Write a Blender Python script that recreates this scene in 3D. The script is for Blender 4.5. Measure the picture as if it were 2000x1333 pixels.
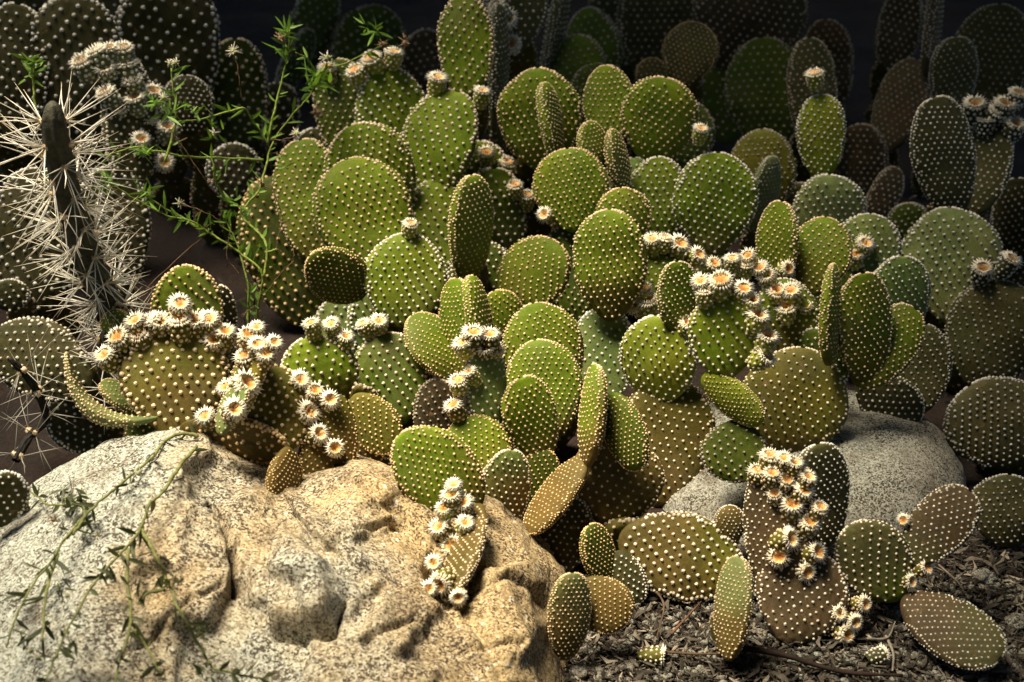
import bpy, math, random
import numpy as np
from mathutils import Vector, Matrix, noise

for o in list(bpy.data.objects):
    bpy.data.objects.remove(o)
scene = bpy.context.scene
COL = scene.collection
R = math.radians

# ------------------------------------------------------------------ camera, world, sun, exposure
CAM_H, PITCH = 1.0, R(30)
cam_d = bpy.data.cameras.new('camera')
cam_d.lens, cam_d.sensor_width = 50, 36
cam_d.clip_start, cam_d.clip_end = 0.02, 200
cam_d.dof.use_dof = True
cam_d.dof.focus_distance = 1.58
cam_d.dof.aperture_fstop = 6.3
cam = bpy.data.objects.new('camera', cam_d)
COL.objects.link(cam)
cam.location = (0, 0, CAM_H)
cam.rotation_euler = (R(90) - PITCH, 0, 0)
scene.camera = cam

SUN_DIR = Vector((-0.30, 0.10, 0.95)).normalized()      # towards the sun
world = bpy.data.worlds.new('World')
scene.world = world
world.use_nodes = True
wn = world.node_tree.nodes
bg = wn['Background']
sky = wn.new('ShaderNodeTexSky')
sky.sky_type = 'NISHITA'
sky.sun_disc = False
sky.sun_elevation = math.asin(SUN_DIR.z)
sky.sun_rotation = math.atan2(SUN_DIR.x, SUN_DIR.y)
sky.ozone_density = 1.0
world.node_tree.links.new(sky.outputs[0], bg.inputs['Color'])
bg.inputs['Strength'].default_value = 0.05
sun_d = bpy.data.lights.new('sun', 'SUN')
sun_d.energy = 5.0
sun_d.angle = R(24)
sun_d.color = (1.0, 0.87, 0.64)
sun = bpy.data.objects.new('sun', sun_d)
COL.objects.link(sun)
sun.rotation_euler = SUN_DIR.to_track_quat('Z', 'Y').to_euler()
sun.location = SUN_DIR * 6
vs = scene.view_settings
vs.view_transform = 'Standard'
vs.look = 'None'
vs.gamma = 1.0
vs.exposure = 1.3
scene.cycles.max_bounces = 5
scene.cycles.diffuse_bounces = 3

# ------------------------------------------------------------------ helpers
PX = 0.72 / 2000
FWD = np.array((0, math.cos(PITCH), -math.sin(PITCH)))
UP = np.array((0, math.sin(PITCH), math.cos(PITCH)))
RT = np.array((1.0, 0, 0))
CAM = np.array((0, 0, CAM_H))

def at(px, py, d):
    """the place seen at a pixel of the 2000 px photograph, d metres deep"""
    return CAM + d * (FWD + RT * (px - 1000) * PX - UP * (py - 666.5) * PX)

def ground_depth(py):
    return CAM_H / (math.sin(PITCH) + (py - 666.5) * PX * math.cos(PITCH))

def nrm(v):
    v = np.asarray(v, float)
    return v / (np.linalg.norm(v, axis=-1, keepdims=True) + 1e-12)

def link(name, me, parent=None, loc=None):
    o = bpy.data.objects.new(name, me)
    COL.objects.link(o)
    if parent is not None:
        o.parent = parent
    if loc is not None:
        o.location = loc
    return o

def tag(o, label=None, cat=None, group=None, kind=None):
    for k, v in (('label', label), ('category', cat), ('group', group), ('kind', kind)):
        if v:
            o[k] = v
    return o

def empty(name, loc, label, cat, group=None):
    e = bpy.data.objects.new(name, None)
    e.empty_display_size = 0.05
    COL.objects.link(e)
    e.location = loc
    return tag(e, label, cat, group)

class MB:
    """collects vertices, faces, tints and material numbers into one mesh"""
    def __init__(self):
        self.v, self.f3, self.f4, self.c = [], [], [], []
        self.m3, self.m4 = [], []
        self.n = 0
    def add(self, v, tint, f3=None, f4=None, mat=0):
        v = np.asarray(v, np.float32).reshape(-1, 3)
        t = np.asarray(tint, np.float32)
        if t.ndim == 1:
            t = np.tile(t, (len(v), 1))
        self.v.append(v); self.c.append(t)
        if f3 is not None and len(f3):
            f3 = np.asarray(f3, np.int32).reshape(-1, 3)
            self.f3.append(f3 + self.n); self.m3.append(np.full(len(f3), mat, np.int32))
        if f4 is not None and len(f4):
            f4 = np.asarray(f4, np.int32).reshape(-1, 4)
            self.f4.append(f4 + self.n); self.m4.append(np.full(len(f4), mat, np.int32))
        self.n += len(v)
    def build(self, name, mats, smooth=True):
        v = np.concatenate(self.v)
        f3 = np.concatenate(self.f3) if self.f3 else np.zeros((0, 3), np.int32)
        f4 = np.concatenate(self.f4) if self.f4 else np.zeros((0, 4), np.int32)
        m = np.concatenate(self.m3 + self.m4)
        me = bpy.data.meshes.new(name)
        me.vertices.add(len(v)); me.vertices.foreach_set('co', v.ravel())
        li = np.concatenate([f3.ravel(), f4.ravel()])
        me.loops.add(len(li)); me.loops.foreach_set('vertex_index', li)
        st = np.concatenate([np.arange(len(f3)) * 3, len(f3) * 3 + np.arange(len(f4)) * 4])
        me.polygons.add(len(f3) + len(f4))
        me.polygons.foreach_set('loop_start', st.astype(np.int32))
        me.polygons.foreach_set('material_index', m)
        me.polygons.foreach_set('use_smooth', np.full(len(m), smooth))
        for mm in mats:
            me.materials.append(mm)
        ca = me.attributes.new('tint', 'FLOAT_COLOR', 'POINT')
        c = np.concatenate(self.c)
        ca.data.foreach_set('color', np.c_[c, np.ones(len(c), np.float32)].astype(np.float32).ravel())
        me.update(calc_edges=True)
        me.validate()
        return me

def tube(mb, pts, rad, tint, sides=7, mat=0, caps=True):
    """a tapered round tube along a polyline"""
    pts = np.asarray(pts, float)
    n = len(pts)
    rad = np.broadcast_to(np.asarray(rad, float), (n,))
    tg = np.gradient(pts, axis=0) if n > 2 else np.repeat((pts[1] - pts[0])[None], n, 0)
    tg = nrm(tg)
    ref = np.array((0.31, 0.17, 0.93))
    a = nrm(np.cross(tg, ref)); b = np.cross(tg, a)
    an = np.linspace(0, 2 * math.pi, sides, endpoint=False)
    v = pts[:, None] + rad[:, None, None] * (np.cos(an)[None, :, None] * a[:, None] + np.sin(an)[None, :, None] * b[:, None])
    q = []
    for i in range(n - 1):
        for j in range(sides):
            k = (j + 1) % sides
            q.append((i * sides + j, i * sides + k, (i + 1) * sides + k, (i + 1) * sides + j))
    vv = np.concatenate([v.reshape(-1, 3), pts[:1], pts[-1:]])
    t = []
    if caps:
        for j in range(sides):
            k = (j + 1) % sides
            t.append((n * sides, k, j)); t.append((n * sides + 1, (n - 1) * sides + j, (n - 1) * sides + k))
    tint = np.asarray(tint, float)
    if tint.ndim == 2:
        tint = np.concatenate([np.repeat(tint, sides, 0), tint[:1], tint[-1:]])
    mb.add(vv, tint, t, q, mat)

def smooth_line(p, n):
    """Catmull-Rom through the given points"""
    p = np.asarray(p, float)
    P = np.concatenate([2 * p[:1] - p[1:2], p, 2 * p[-1:] - p[-2:-1]])
    out = []
    seg = len(p) - 1
    for i in range(n):
        s = min(i / (n - 1) * seg, seg - 1e-6); k = int(s); t = s - k
        a, b, c, d = P[k], P[k + 1], P[k + 2], P[k + 3]
        out.append(.5 * (2 * b + (c - a) * t + (2 * a - 5 * b + 4 * c - d) * t * t + (3 * b - a - 3 * c + d) * t ** 3))
    return np.array(out)

# ------------------------------------------------------------------ materials
def new_mat(name):
    m = bpy.data.materials.new(name)
    m.use_nodes = True
    nt = m.node_tree
    return m, nt, nt.nodes['Principled BSDF']

def nd(nt, typ, **kw):
    n = nt.nodes.new(typ)
    for k, v in kw.items():
        if k in n.inputs.keys() if isinstance(k, str) else False:
            n.inputs[k].default_value = v
        else:
            setattr(n, k, v)
    return n

def ramp(nt, fac, stops):
    r = nt.nodes.new('ShaderNodeValToRGB')
    e = r.color_ramp.elements
    while len(e) < len(stops):
        e.new(0.5)
    for el, (p, c) in zip(e, stops):
        el.position = p
        el.color = (*c, 1) if len(c) == 3 else c
    nt.links.new(fac, r.inputs[0])
    return r.outputs[0]

def mix(nt, typ, fac, a, b):
    m = nt.nodes.new('ShaderNodeMix')
    m.data_type = 'RGBA'; m.blend_type = typ
    for s, v in ((m.inputs[0], fac), (m.inputs[6], a), (m.inputs[7], b)):
        if hasattr(v, 'is_output') or isinstance(v, bpy.types.NodeSocket):
            nt.links.new(v, s)
        elif isinstance(v, (int, float)):
            s.default_value = v
        else:
            s.default_value = (*v, 1)
    return m.outputs[2]

def noise_tex(nt, scale, detail=3, rough=.55, coord=None):
    n = nt.nodes.new('ShaderNodeTexNoise')
    n.inputs['Scale'].default_value = scale
    n.inputs['Detail'].default_value = detail
    n.inputs['Roughness'].default_value = rough
    if coord:
        nt.links.new(coord, n.inputs['Vector'])
    return n.outputs['Fac']

def bump(nt, bsdf, h, strength, dist):
    b = nt.nodes.new('ShaderNodeBump')
    b.inputs['Strength'].default_value = strength
    b.inputs['Distance'].default_value = dist
    nt.links.new(h, b.inputs['Height'])
    nt.links.new(b.outputs[0], bsdf.inputs['Normal'])

def geo_pos(nt):
    return nt.nodes.new('ShaderNodeNewGeometry').outputs['Position']

def tint_node(nt):
    a = nt.nodes.new('ShaderNodeAttribute')
    a.attribute_name = 'tint'
    return a.outputs['Color']

def make_skin():
    m, nt, b = new_mat('cactus_skin')
    pos = geo_pos(nt)
    t = tint_node(nt)
    n1 = noise_tex(nt, 28, 4, .6, pos)
    c = mix(nt, 'MULTIPLY', 1.0, t, ramp(nt, n1, [(.3, (.72, .76, .7)), (.7, (1.25, 1.2, 1.1))]))
    n2 = noise_tex(nt, 420, 3, .7, pos)
    c = mix(nt, 'MULTIPLY', 1.0, c, ramp(nt, n2, [(.3, (.74, .76, .72)), (.72, (1.22, 1.2, 1.2))]))
    n3 = noise_tex(nt, 95, 5, .7, pos)                      # corky scars
    c = mix(nt, 'MIX', ramp(nt, n3, [(.615, (0, 0, 0)), (.67, (.7, .7, .7))]), c, (.20, .13, .065))
    n4 = noise_tex(nt, 310, 2, .6, pos)                     # small rusty pricks
    c = mix(nt, 'MIX', ramp(nt, n4, [(.69, (0, 0, 0)), (.73, (.75, .75, .75))]), c, (.22, .11, .04))
    n5 = noise_tex(nt, 11, 3, .5, pos)                      # dust film
    c = mix(nt, 'MIX', ramp(nt, n5, [(.52, (0, 0, 0)), (.75, (.22, .22, .22))]), c, (.20, .17, .11))
    nt.links.new(c, b.inputs['Base Color'])
    b.inputs['Roughness'].default_value = .64
    b.inputs['Specular IOR Level'].default_value = .14
    bump(nt, b, n2, .25, .0012)
    return m

def make_fuzz():
    m, nt, b = new_mat('cactus_glochid')
    t = tint_node(nt)
    nt.links.new(t, b.inputs['Base Color'])
    b.inputs['Roughness'].default_value = .85
    b.inputs['Specular IOR Level'].default_value = .15
    return m

def make_plain(name, rough=.7, nscale=60, lo=.7, hi=1.2, bumpv=.2, spec=.3):
    m, nt, b = new_mat(name)
    pos = geo_pos(nt)
    n1 = noise_tex(nt, nscale, 4, .6, pos)
    c = mix(nt, 'MULTIPLY', 1.0, tint_node(nt), ramp(nt, n1, [(.3, (lo,) * 3), (.7, (hi,) * 3)]))
    nt.links.new(c, b.inputs['Base Color'])
    b.inputs['Roughness'].default_value = rough
    b.inputs['Specular IOR Level'].default_value = spec
    bump(nt, b, n1, bumpv, .004)
    return m

def make_leaf():
    m, nt, b = new_mat('leaf')
    t = tint_node(nt)
    nt.links.new(t, b.inputs['Base Color'])
    b.inputs['Roughness'].default_value = .5
    b.inputs['Specular IOR Level'].default_value = .3
    tr = nt.nodes.new('ShaderNodeBsdfTranslucent')
    nt.links.new(mix(nt, 'MULTIPLY', 1.0, t, (1.3, 1.3, .7)), tr.inputs['Color'])
    ms = nt.nodes.new('ShaderNodeMixShader')
    ms.inputs[0].default_value = .3
    out = nt.nodes['Material Output']
    nt.links.new(b.outputs[0], ms.inputs[1]); nt.links.new(tr.outputs[0], ms.inputs[2])
    nt.links.new(ms.outputs[0], out.inputs['Surface'])
    return m

def cells(nt, scale, pos):
    v = nt.nodes.new('ShaderNodeTexVoronoi')
    v.inputs['Scale'].default_value = scale
    nt.links.new(pos, v.inputs['Vector'])
    s = nt.nodes.new('ShaderNodeSeparateColor')
    nt.links.new(v.outputs['Color'], s.inputs[0])
    return s.outputs[0]

def make_granite(name, warm, dark=1.0, scale=1.0):
    m, nt, b = new_mat(name)
    pos = geo_pos(nt)
    big = noise_tex(nt, 5.5, 4, .6, pos)
    if warm:                                                # cool-to-warm light across the stone put into its colour, left to right
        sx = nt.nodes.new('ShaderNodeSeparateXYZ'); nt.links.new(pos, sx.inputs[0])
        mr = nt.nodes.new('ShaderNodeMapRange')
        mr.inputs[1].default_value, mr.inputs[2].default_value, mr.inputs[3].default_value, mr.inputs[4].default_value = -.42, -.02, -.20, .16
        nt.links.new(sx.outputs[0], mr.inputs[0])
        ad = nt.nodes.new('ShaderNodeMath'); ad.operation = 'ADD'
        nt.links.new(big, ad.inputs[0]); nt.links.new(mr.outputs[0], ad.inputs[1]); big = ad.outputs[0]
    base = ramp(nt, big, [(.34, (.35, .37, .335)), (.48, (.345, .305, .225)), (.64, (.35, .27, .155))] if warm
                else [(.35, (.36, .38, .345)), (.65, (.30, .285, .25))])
    fine = cells(nt, 560 * scale, pos)
    base = mix(nt, 'MULTIPLY', 1.0, base, ramp(nt, fine, [(.05, (.38, .32, .26)), (.40, (.80, .77, .73)), (.95, (1.45, 1.45, 1.42))]))
    sp = cells(nt, 470 * scale, pos)
    dens = noise_tex(nt, 22, 3, .6, pos)                   # dark mineral grains gather in places
    sm = nt.nodes.new('ShaderNodeMath'); sm.operation = 'MULTIPLY_ADD'
    nt.links.new(dens, sm.inputs[0]); sm.inputs[1].default_value = 1.5; nt.links.new(sp, sm.inputs[2])
    base = mix(nt, 'MIX', ramp(nt, sm.outputs[0], [(.90, (.9, .9, .9)), (.93, (0, 0, 0))]), base, (.04, .028, .02))
    sp2 = noise_tex(nt, 130 * scale, 3, .7, pos)
    base = mix(nt, 'MIX', ramp(nt, sp2, [(.62, (0, 0, 0)), (.68, (.75, .75, .75))]), base, (.72, .70, .63) if warm else (.4, .4, .38))
    patch = noise_tex(nt, 16, 5, .65, pos)                 # lichen and dirt
    base = mix(nt, 'MIX', ramp(nt, patch, [(.53, (0, 0, 0)), (.68, (.6, .6, .6))]), base, (.085, .055, .03))
    if dark != 1.0:
        base = mix(nt, 'MULTIPLY', 1.0, base, (dark,) * 3)
    nt.links.new(base, b.inputs['Base Color'])
    b.inputs['Roughness'].default_value = .9
    b.inputs['Specular IOR Level'].default_value = .2
    h = mix(nt, 'ADD', .5, fine, noise_tex(nt, 90, 5, .7, pos))
    bump(nt, b, h, .45, .004)
    return m

def make_soil():
    m, nt, b = new_mat('soil')
    pos = geo_pos(nt)
    n1 = noise_tex(nt, 7, 5, .6, pos)
    n2 = noise_tex(nt, 160, 5, .75, pos)
    c = ramp(nt, n1, [(.3, (.016, .009, .006)), (.7, (.045, .025, .015))])
    c = mix(nt, 'MULTIPLY', 1.0, c, ramp(nt, n2, [(.3, (.4, .4, .4)), (.7, (1.6, 1.55, 1.5))]))
    nt.links.new(c, b.inputs['Base Color'])
    b.inputs['Roughness'].default_value = .95
    bump(nt, b, n2, .9, .008)
    return m

SKIN, FUZZ, LEAF = make_skin(), make_fuzz(), make_leaf()
STEM = make_plain('plant_stem', .7, 160, .5, 1.35, .5)
SPINE = make_plain('spine', .45, 200, .85, 1.1, .05, .4)
DRY = make_plain('dry_litter', .85, 130, .6, 1.3, .3, .15)
BARK = make_plain('bark', .9, 40, .5, 1.3, .6, .15)
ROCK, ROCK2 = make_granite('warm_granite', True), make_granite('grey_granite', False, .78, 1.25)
PEBBLE = make_granite('pebble_stone', False, .62, 1.6)
SOIL = make_soil()

# ------------------------------------------------------------------ cactus pads
def dome_template(spikes):
    """a small tuft of glochids: lumpy dome with a ragged skirt"""
    n = 7
    v, lev = [(0, 0, .95)], [1.0]
    for i in range(n):
        a = 2 * math.pi * i / n
        v.append((.62 * math.cos(a), .62 * math.sin(a), .68)); lev.append(.85)
    for i in range(n * 2):
        a = math.pi * i / n
        r = 1.08 if i % 2 else .90
        v.append((r * math.cos(a), r * math.sin(a), -.12)); lev.append(0.0 if i % 2 == 0 else .2)
    f = []
    for i in range(n):
        j = (i + 1) % n
        f.append((0, 1 + i, 1 + j))
        o0, o1, o2 = 1 + n + 2 * i, 1 + n + 2 * i + 1, 1 + n + (2 * i + 2) % (2 * n)
        f += [(1 + i, o0, o1), (1 + i, o1, 1 + j), (1 + j, o1, o2)]
    for s in range(spikes):
        a = 2 * math.pi * (s + .3) / spikes
        k = len(v)
        l = 1.6 if s % 2 else 1.3
        e = .55 if s % 2 else 1.0
        d = np.array((math.cos(a), math.sin(a), 0))
        p = np.array((-math.sin(a), math.cos(a), 0)) * .09
        v += [tuple(d * .4 + p + (0, 0, .3)), tuple(d * .4 - p + (0, 0, .3)), tuple(d * l * .75 + (0, 0, e))]
        lev += [.7, .7, 1.0]
        f.append((k, k + 1, k + 2))
    return np.array(v), np.array(f), np.array(lev)
TUFT_HI, TUFT_LO = dome_template(6), dome_template(0)
GOLD, CREAM, WHITE = np.array((.50, .27, .07)), np.array((.87, .66, .37)), np.array((.86, .84, .77))

def add_tufts(mb, P, N, r, tone, rng, hi=True, mat=1, tb=1.0):
    tv, tf, lev = TUFT_HI if hi else TUFT_LO
    n = len(P)
    if n == 0:
        return
    a = nrm(np.cross(N, rng.normal(size=(n, 3)))); b = np.cross(N, a)
    r = np.broadcast_to(r, (n,)) * rng.uniform(.82, 1.14, n)
    hz = rng.uniform(.7, 1.15, n)
    v = P[:, None] + r[:, None, None] * (tv[None, :, 0:1] * a[:, None] + tv[None, :, 1:2] * b[:, None]
                                         + tv[None, :, 2:3] * (hz[:, None] * 1.0)[:, :, None] * N[:, None])
    v += rng.normal(size=v.shape) * (r[:, None, None] * .09)
    top = WHITE * (1 - tone) + CREAM * tone
    low = (WHITE * .55) * (1 - tone) + GOLD * tone
    t = low[None, None] * (1 - lev[None, :, None]) + top[None, None] * lev[None, :, None]
    t = t * rng.uniform(.62, 1.12, n)[:, None, None] * tb
    f = (tf[None] + (np.arange(n) * len(tv))[:, None, None])
    mb.add(v.reshape(-1, 3), t.reshape(-1, 3), f.reshape(-1, 3), None, mat)

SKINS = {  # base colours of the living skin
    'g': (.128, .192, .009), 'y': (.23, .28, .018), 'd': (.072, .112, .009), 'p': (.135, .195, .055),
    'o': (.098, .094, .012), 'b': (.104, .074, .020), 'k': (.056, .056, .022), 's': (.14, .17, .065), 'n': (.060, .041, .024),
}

class Pad:
    pass

def pad_geom(key, base, tip, W, a_n, a_s, T, bend, cup, twist, q):
    L = np.linalg.norm(tip - base)
    ax = (tip - base) / L
    def surf(u, ph):
        u = np.asarray(u, float); ph = np.asarray(ph, float)
        s = np.clip(np.sin(math.pi * np.clip(u, 1e-5, 1 - 1e-5) ** q), 0, 1)
        w = W / 2 * s ** (.47 if L < 1.55 * W else .37)
        t = T / 2 * np.clip(np.sin(math.pi * np.clip(u, 1e-5, 1 - 1e-5)), 0, 1) ** .34
        c, sn = np.cos(ph), np.sin(ph)
        x = w * np.sign(c) * np.abs(c) ** .92
        z = t * np.sign(sn) * np.abs(sn) ** .85
        y = L * u
        z = z + cup * (x * x) / W + bend * L * 4 * u * (1 - u) * -1
        th = twist * (u - .4)
        x2 = x * np.cos(th) - z * np.sin(th); z2 = x * np.sin(th) + z * np.cos(th)
        return base + x2[..., None] * a_s + y[..., None] * ax + z2[..., None] * a_n
    def normal(u, ph):
        e = 1e-3
        du = surf(np.clip(u + e, 0, 1), ph) - surf(np.clip(u - e, 0, 1), ph)
        dp = surf(u, ph + e) - surf(u, ph - e)
        n = nrm(np.cross(dp, du))
        return n
    return surf, normal, L

PADS = {}

def build_pad(p, parent, ploc, scale_detail=1.0):
    rng = np.random.default_rng(abs(hash_key(p.key)))
    surf, normal, L = pad_geom(p.key, p.base, p.tip, p.W, p.n, p.s, p.T, p.bend, p.cup, p.twist, p.q)
    sp = p.sp
    W = p.W
    # areole places: a slanted lattice on both faces, closer rows round the rim
    U, PH, RR = [], [], []
    sl, curve = rng.uniform(-.3, .3), rng.uniform(-.4, .4)
    rows = int(L / (sp * .80)) + 2
    cols = int(W / sp) + 4
    for face in (1, -1):
        for i in range(rows):
            for j in range(-cols // 2 - 1, cols // 2 + 2):
                x = (j + (.5 if i % 2 else 0)) * sp
                y = i * sp * .80 + x * sl + curve * x * x / W + sp * .25
                x += rng.normal() * sp * .045; y += rng.normal() * sp * .045
                u = y / L
                if not .05 < u < .955:
                    continue
                w = W / 2 * math.sin(math.pi * u ** p.q) ** (.47 if L < 1.55 * W else .37)
                c = x / w if w > 0 else 2
                if abs(c) > .90:
                    continue
                ph = math.acos(math.copysign(abs(c) ** (1 / .92), c))
                U.append(u); PH.append(ph * face); RR.append(1.0)
    # rim rows
    uu = np.linspace(.0, 1, 400)
    rim = surf(uu, np.zeros(400))
    arc = np.r_[0, np.cumsum(np.linalg.norm(np.diff(rim, axis=0), axis=1))]
    for side in (0, math.pi):
        for k, off in enumerate((-.4, 0, .4)):
            sN = sp * p.rim
            s = np.arange(sN * (.5 if k % 2 else 1.0), arc[-1], sN)
            u = np.interp(s, arc, uu)
            for x in u:
                if x < .14 + .1 * rng.random():
                    continue
                U.append(min(x, .999)); PH.append(side + (off + rng.normal() * .09) * (1 if side == 0 else 1)); RR.append(1.0 + .14 * x)
    U, PH, RR = np.array(U), np.array(PH), np.array(RR)
    A = surf(U, PH); AN = normal(U, PH)
    mid = p.base + np.outer(U, p.tip - p.base)
    flip = np.sum(AN * (A - (mid + 0)), axis=1)
    cen = surf(U, np.full(len(U), math.pi / 2)) * .5 + surf(U, np.full(len(U), -math.pi / 2)) * .5
    sg = np.sign(np.sum(AN * (A - cen), axis=1)); sg[sg == 0] = 1
    AN = AN * sg[:, None]
    # skin
    NU, NV = (44, 64) if p.hi else (26, 40)
    th = np.linspace(.10, math.pi, NU)
    u = (1 - np.cos(th)) / 2
    ph = np.linspace(-math.pi, math.pi, NV, endpoint=False)
    G = surf(u[:, None] + 0 * ph[None], ph[None] + 0 * u[:, None])
    GN = normal(u[:, None] + 0 * ph[None], ph[None] + 0 * u[:, None])
    gc = G.mean(axis=1, keepdims=True)
    # orient outward from the local axis of the section
    s_out = np.sign(np.sum(GN * (G - gc), axis=-1, keepdims=True)); s_out[s_out == 0] = 1
    GN = GN * s_out
    Gf = G.reshape(-1, 3); Nf = GN.reshape(-1, 3)
    disp = np.zeros(len(Gf))
    for k0 in range(0, len(A), 64):
        d2 = ((Gf[:, None] - A[None, k0:k0 + 64]) ** 2).sum(-1)
        disp = np.maximum(disp, np.exp(-d2 / (2 * (sp * .24) ** 2)).max(axis=1))
    lump = np.array([noise.noise(Vector(v * 22)) for v in Gf])
    amp = p.lump * sp
    Gd = Gf + Nf * (amp * disp + lump * W * .028)[:, None]
    A = A + AN * (np.array([noise.noise(Vector(v * 22)) for v in A]) * W * .028)[:, None]
    if p.wrinkle:
        xx = np.dot(A - p.base, p.s); yy = np.dot(A - p.base, nrm(p.tip - p.base))
        A = A + AN * (np.sin(xx / W * 55 + 2.0 * np.sin(yy / L * 5)) * .5 * W * .010)[:, None]
        xx = np.dot(Gf - p.base, p.s)
        yy = np.dot(Gf - p.base, nrm(p.tip - p.base))
        wr = np.sin(xx / W * 55 + 2.0 * np.sin(yy / L * 5)) * .5
        Gd = Gd + Nf * (wr * W * .010)[:, None]
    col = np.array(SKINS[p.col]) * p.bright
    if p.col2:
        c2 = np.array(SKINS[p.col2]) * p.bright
        nz = np.array([noise.noise(Vector(v * 14) + Vector((7, 3, 1))) for v in Gf])
        uf = np.repeat(u, NV)
        m = np.clip((p.mixu - uf) / .45 + .5 + nz * 1.1, 0, 1)[:, None]
        tint = col * (1 - m) + c2 * m
    else:
        tint = np.tile(col, (len(Gf), 1))
    nz2 = np.array([noise.noise(Vector(v * 9) + Vector((2, 9, 4))) for v in Gf])
    tint = tint * (1 + .22 * nz2)[:, None]
    tint[:, 0] *= (1 + .18 * np.array([noise.noise(Vector(v * 17) + Vector((5, 1, 8))) for v in Gf]))
    tint = tint * (1 - .18 * disp)[:, None] + .18 * disp[:, None] * np.array((.22, .17, .05))
    idx = np.arange(NU * NV).reshape(NU, NV)
    nx = np.roll(idx, -1, axis=1)
    q4 = np.stack([idx[:-1], nx[:-1], nx[1:], idx[1:]], -1).reshape(-1, 4)
    vv = np.concatenate([Gd, [Gd[:NV].mean(0), Gd[-NV:].mean(0)]])
    tt = np.concatenate([tint, tint[:1], tint[-1:]])
    t3 = [(NU * NV, (j + 1) % NV, j) for j in range(NV)] + [(NU * NV + 1, (NU - 1) * NV + j, (NU - 1) * NV + (j + 1) % NV) for j in range(NV)]
    mb = MB()
    org = p.base
    mb.add(vv - org, tt, t3, q4, 0)
    r = sp * p.dot * RR
    keep = rng.random(len(A)) < p.keep
    add_tufts(mb, A[keep] - org + AN[keep] * (amp * .8), AN[keep], r[keep], p.tone, rng, p.hi, 1, p.tb)
    me = mb.build('pad', [SKIN, FUZZ])
    o = link('pad', me, parent, Vector(p.base - ploc))
    p.obj = o
    p.surf = surf
    return o

def hash_key(s):
    h = 7
    for ch in s:
        h = (h * 131 + ord(ch)) % 1000003
    return h

def define(key, bx, by, tx, ty, W, d, col='g', roll=0, lean=None, tone=.75, sp=15, T=.215, bend=0, cup=0,
           twist=None, q=1.22, rim=.50, dot=.172, lump=.09, tb=1.0, wrinkle=False, col2=None, mixu=.3, hi=True, keep=1.0,
           bright=1.0, dt=None):
    rng = random.Random(hash_key(key))
    p = Pad()
    p.key = key
    m = PX * d
    Lm = math.hypot(tx - bx, ty - by) * m
    if lean is None:
        lean = rng.uniform(-.36, .02)
    dd = dt if dt is not None else lean * Lm
    p.base = at(bx, by, d); p.tip = at(tx, ty, d + dd)
    p.px = (bx, by, tx, ty, W)
    p.W = W * m
    if abs(roll) > 35:
        T = max(T, .33)
    p.T = max(T * p.W, .012)
    p.sp = sp * m * ({'A': 1.0, 'D': .93, 'F': 1.1, 'E': .88, 'B': .9}.get(key[0], .92) if sp > 13 else 1.0)
    ax = nrm(p.tip - p.base)
    tocam = nrm(CAM - (p.base + p.tip) / 2)
    n0 = nrm(tocam - np.dot(tocam, ax) * ax)
    s0 = np.cross(ax, n0)
    a = R(roll + rng.uniform(-7, 7))
    p.n = n0 * math.cos(a) + s0 * math.sin(a)
    p.s = np.cross(ax, p.n)
    p.bend, p.cup = bend + rng.uniform(-.02, .02), cup + rng.uniform(-.12, .12)
    p.twist = rng.uniform(-.18, .18) if twist is None else twist
    p.q, p.rim, p.dot, p.lump, p.wrinkle = q + rng.uniform(-.06, .06), rim, dot, lump, wrinkle
    if key[0] == 'B':
        tone = min(1, tone + .25); dot *= .84
    if key[0] == 'G':
        bright *= 1.7; tb *= 1.5
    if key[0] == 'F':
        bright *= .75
    if key[0] in 'HD' and col in 'ps':
        bright *= 1.3
    p.bright = bright * rng.uniform(.92, 1.08)  # bright and tb carry some of the bed's shade in skin and tuft colour
    p.col, p.col2, p.mixu, p.tone, p.hi, p.keep, p.tb = col, col2, mixu, tone, hi, keep * .945, tb
    if col == 'g' and col2 is None and by > 480 and key[0] in 'ACD':
        p.col2, p.mixu = 'o', rng.uniform(.12, .34)
    PADS[key] = p
    return p

# ---- the pads: base and tip in photo pixels, width, depth
D = define
# A: tall green clump left of the middle
D('A1', 913, 196, 906, -3, 108, 1.99, 'g', -12, tone=.6, sp=16, bright=.85)
D('A2', 812, 398, 892, 183, 142, 1.96, 'g', -14, tone=.35, sp=17, q=1.15)
D('A3', 795, 420, 754, 137, 148, 2.02, 'g', 8, tone=.3, sp=17, bright=.9)
D('A4', 690, 330, 655, 118, 118, 2.08, 'd', -10, tone=.6, sp=15)
D('A5', 775, 440, 683, 246, 165, 1.93, 'g', -5, tone=.55, sp=15.5)
D('A6', 752, 540, 678, 316, 186, 1.88, 'g', 0, tone=.7, sp=16.5)
D('A7', 628, 520, 585, 272, 138, 1.96, 'g', -14, tone=.7, sp=15.5, bright=.85)
D('A8', 610, 640, 532, 345, 185, 2.04, 'd', 0, tone=.9, sp=19, bright=.75)
D('A9', 712, 582, 606, 502, 112, 1.80, 'd', -22, lean=-.6, tone=.95, sp=10.5, bright=.8, q=1.05)
D('A10', 790, 645, 795, 458, 158, 1.79, 'g', 4, tone=.25, sp=16, q=1.16)
D('A11', 735, 760, 722, 555, 105, 1.85, 'p', 20, tone=.1, sp=17)
D('A11b', 672, 740, 655, 588, 95, 1.87, 'p', -10, tone=.1, sp=17)
D('A12', 855, 590, 882, 338, 172, 1.94, 'g', 8, tone=.3, sp=18, bright=.9)
D('A13', 915, 552, 921, 342, 112, 1.80, 'g', 46, tone=.75, sp=12.5)
D('A14', 950, 560, 965, 330, 140, 2.0, 'd', 20, tone=.35, sp=18)
D('A15', 930, 440, 938, 280, 125, 2.03, 'g', 5, tone=.35, sp=17)
D('A18', 905, 745, 893, 543, 108, 1.715, 'g', -56, tone=.9, sp=11.5)
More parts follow.
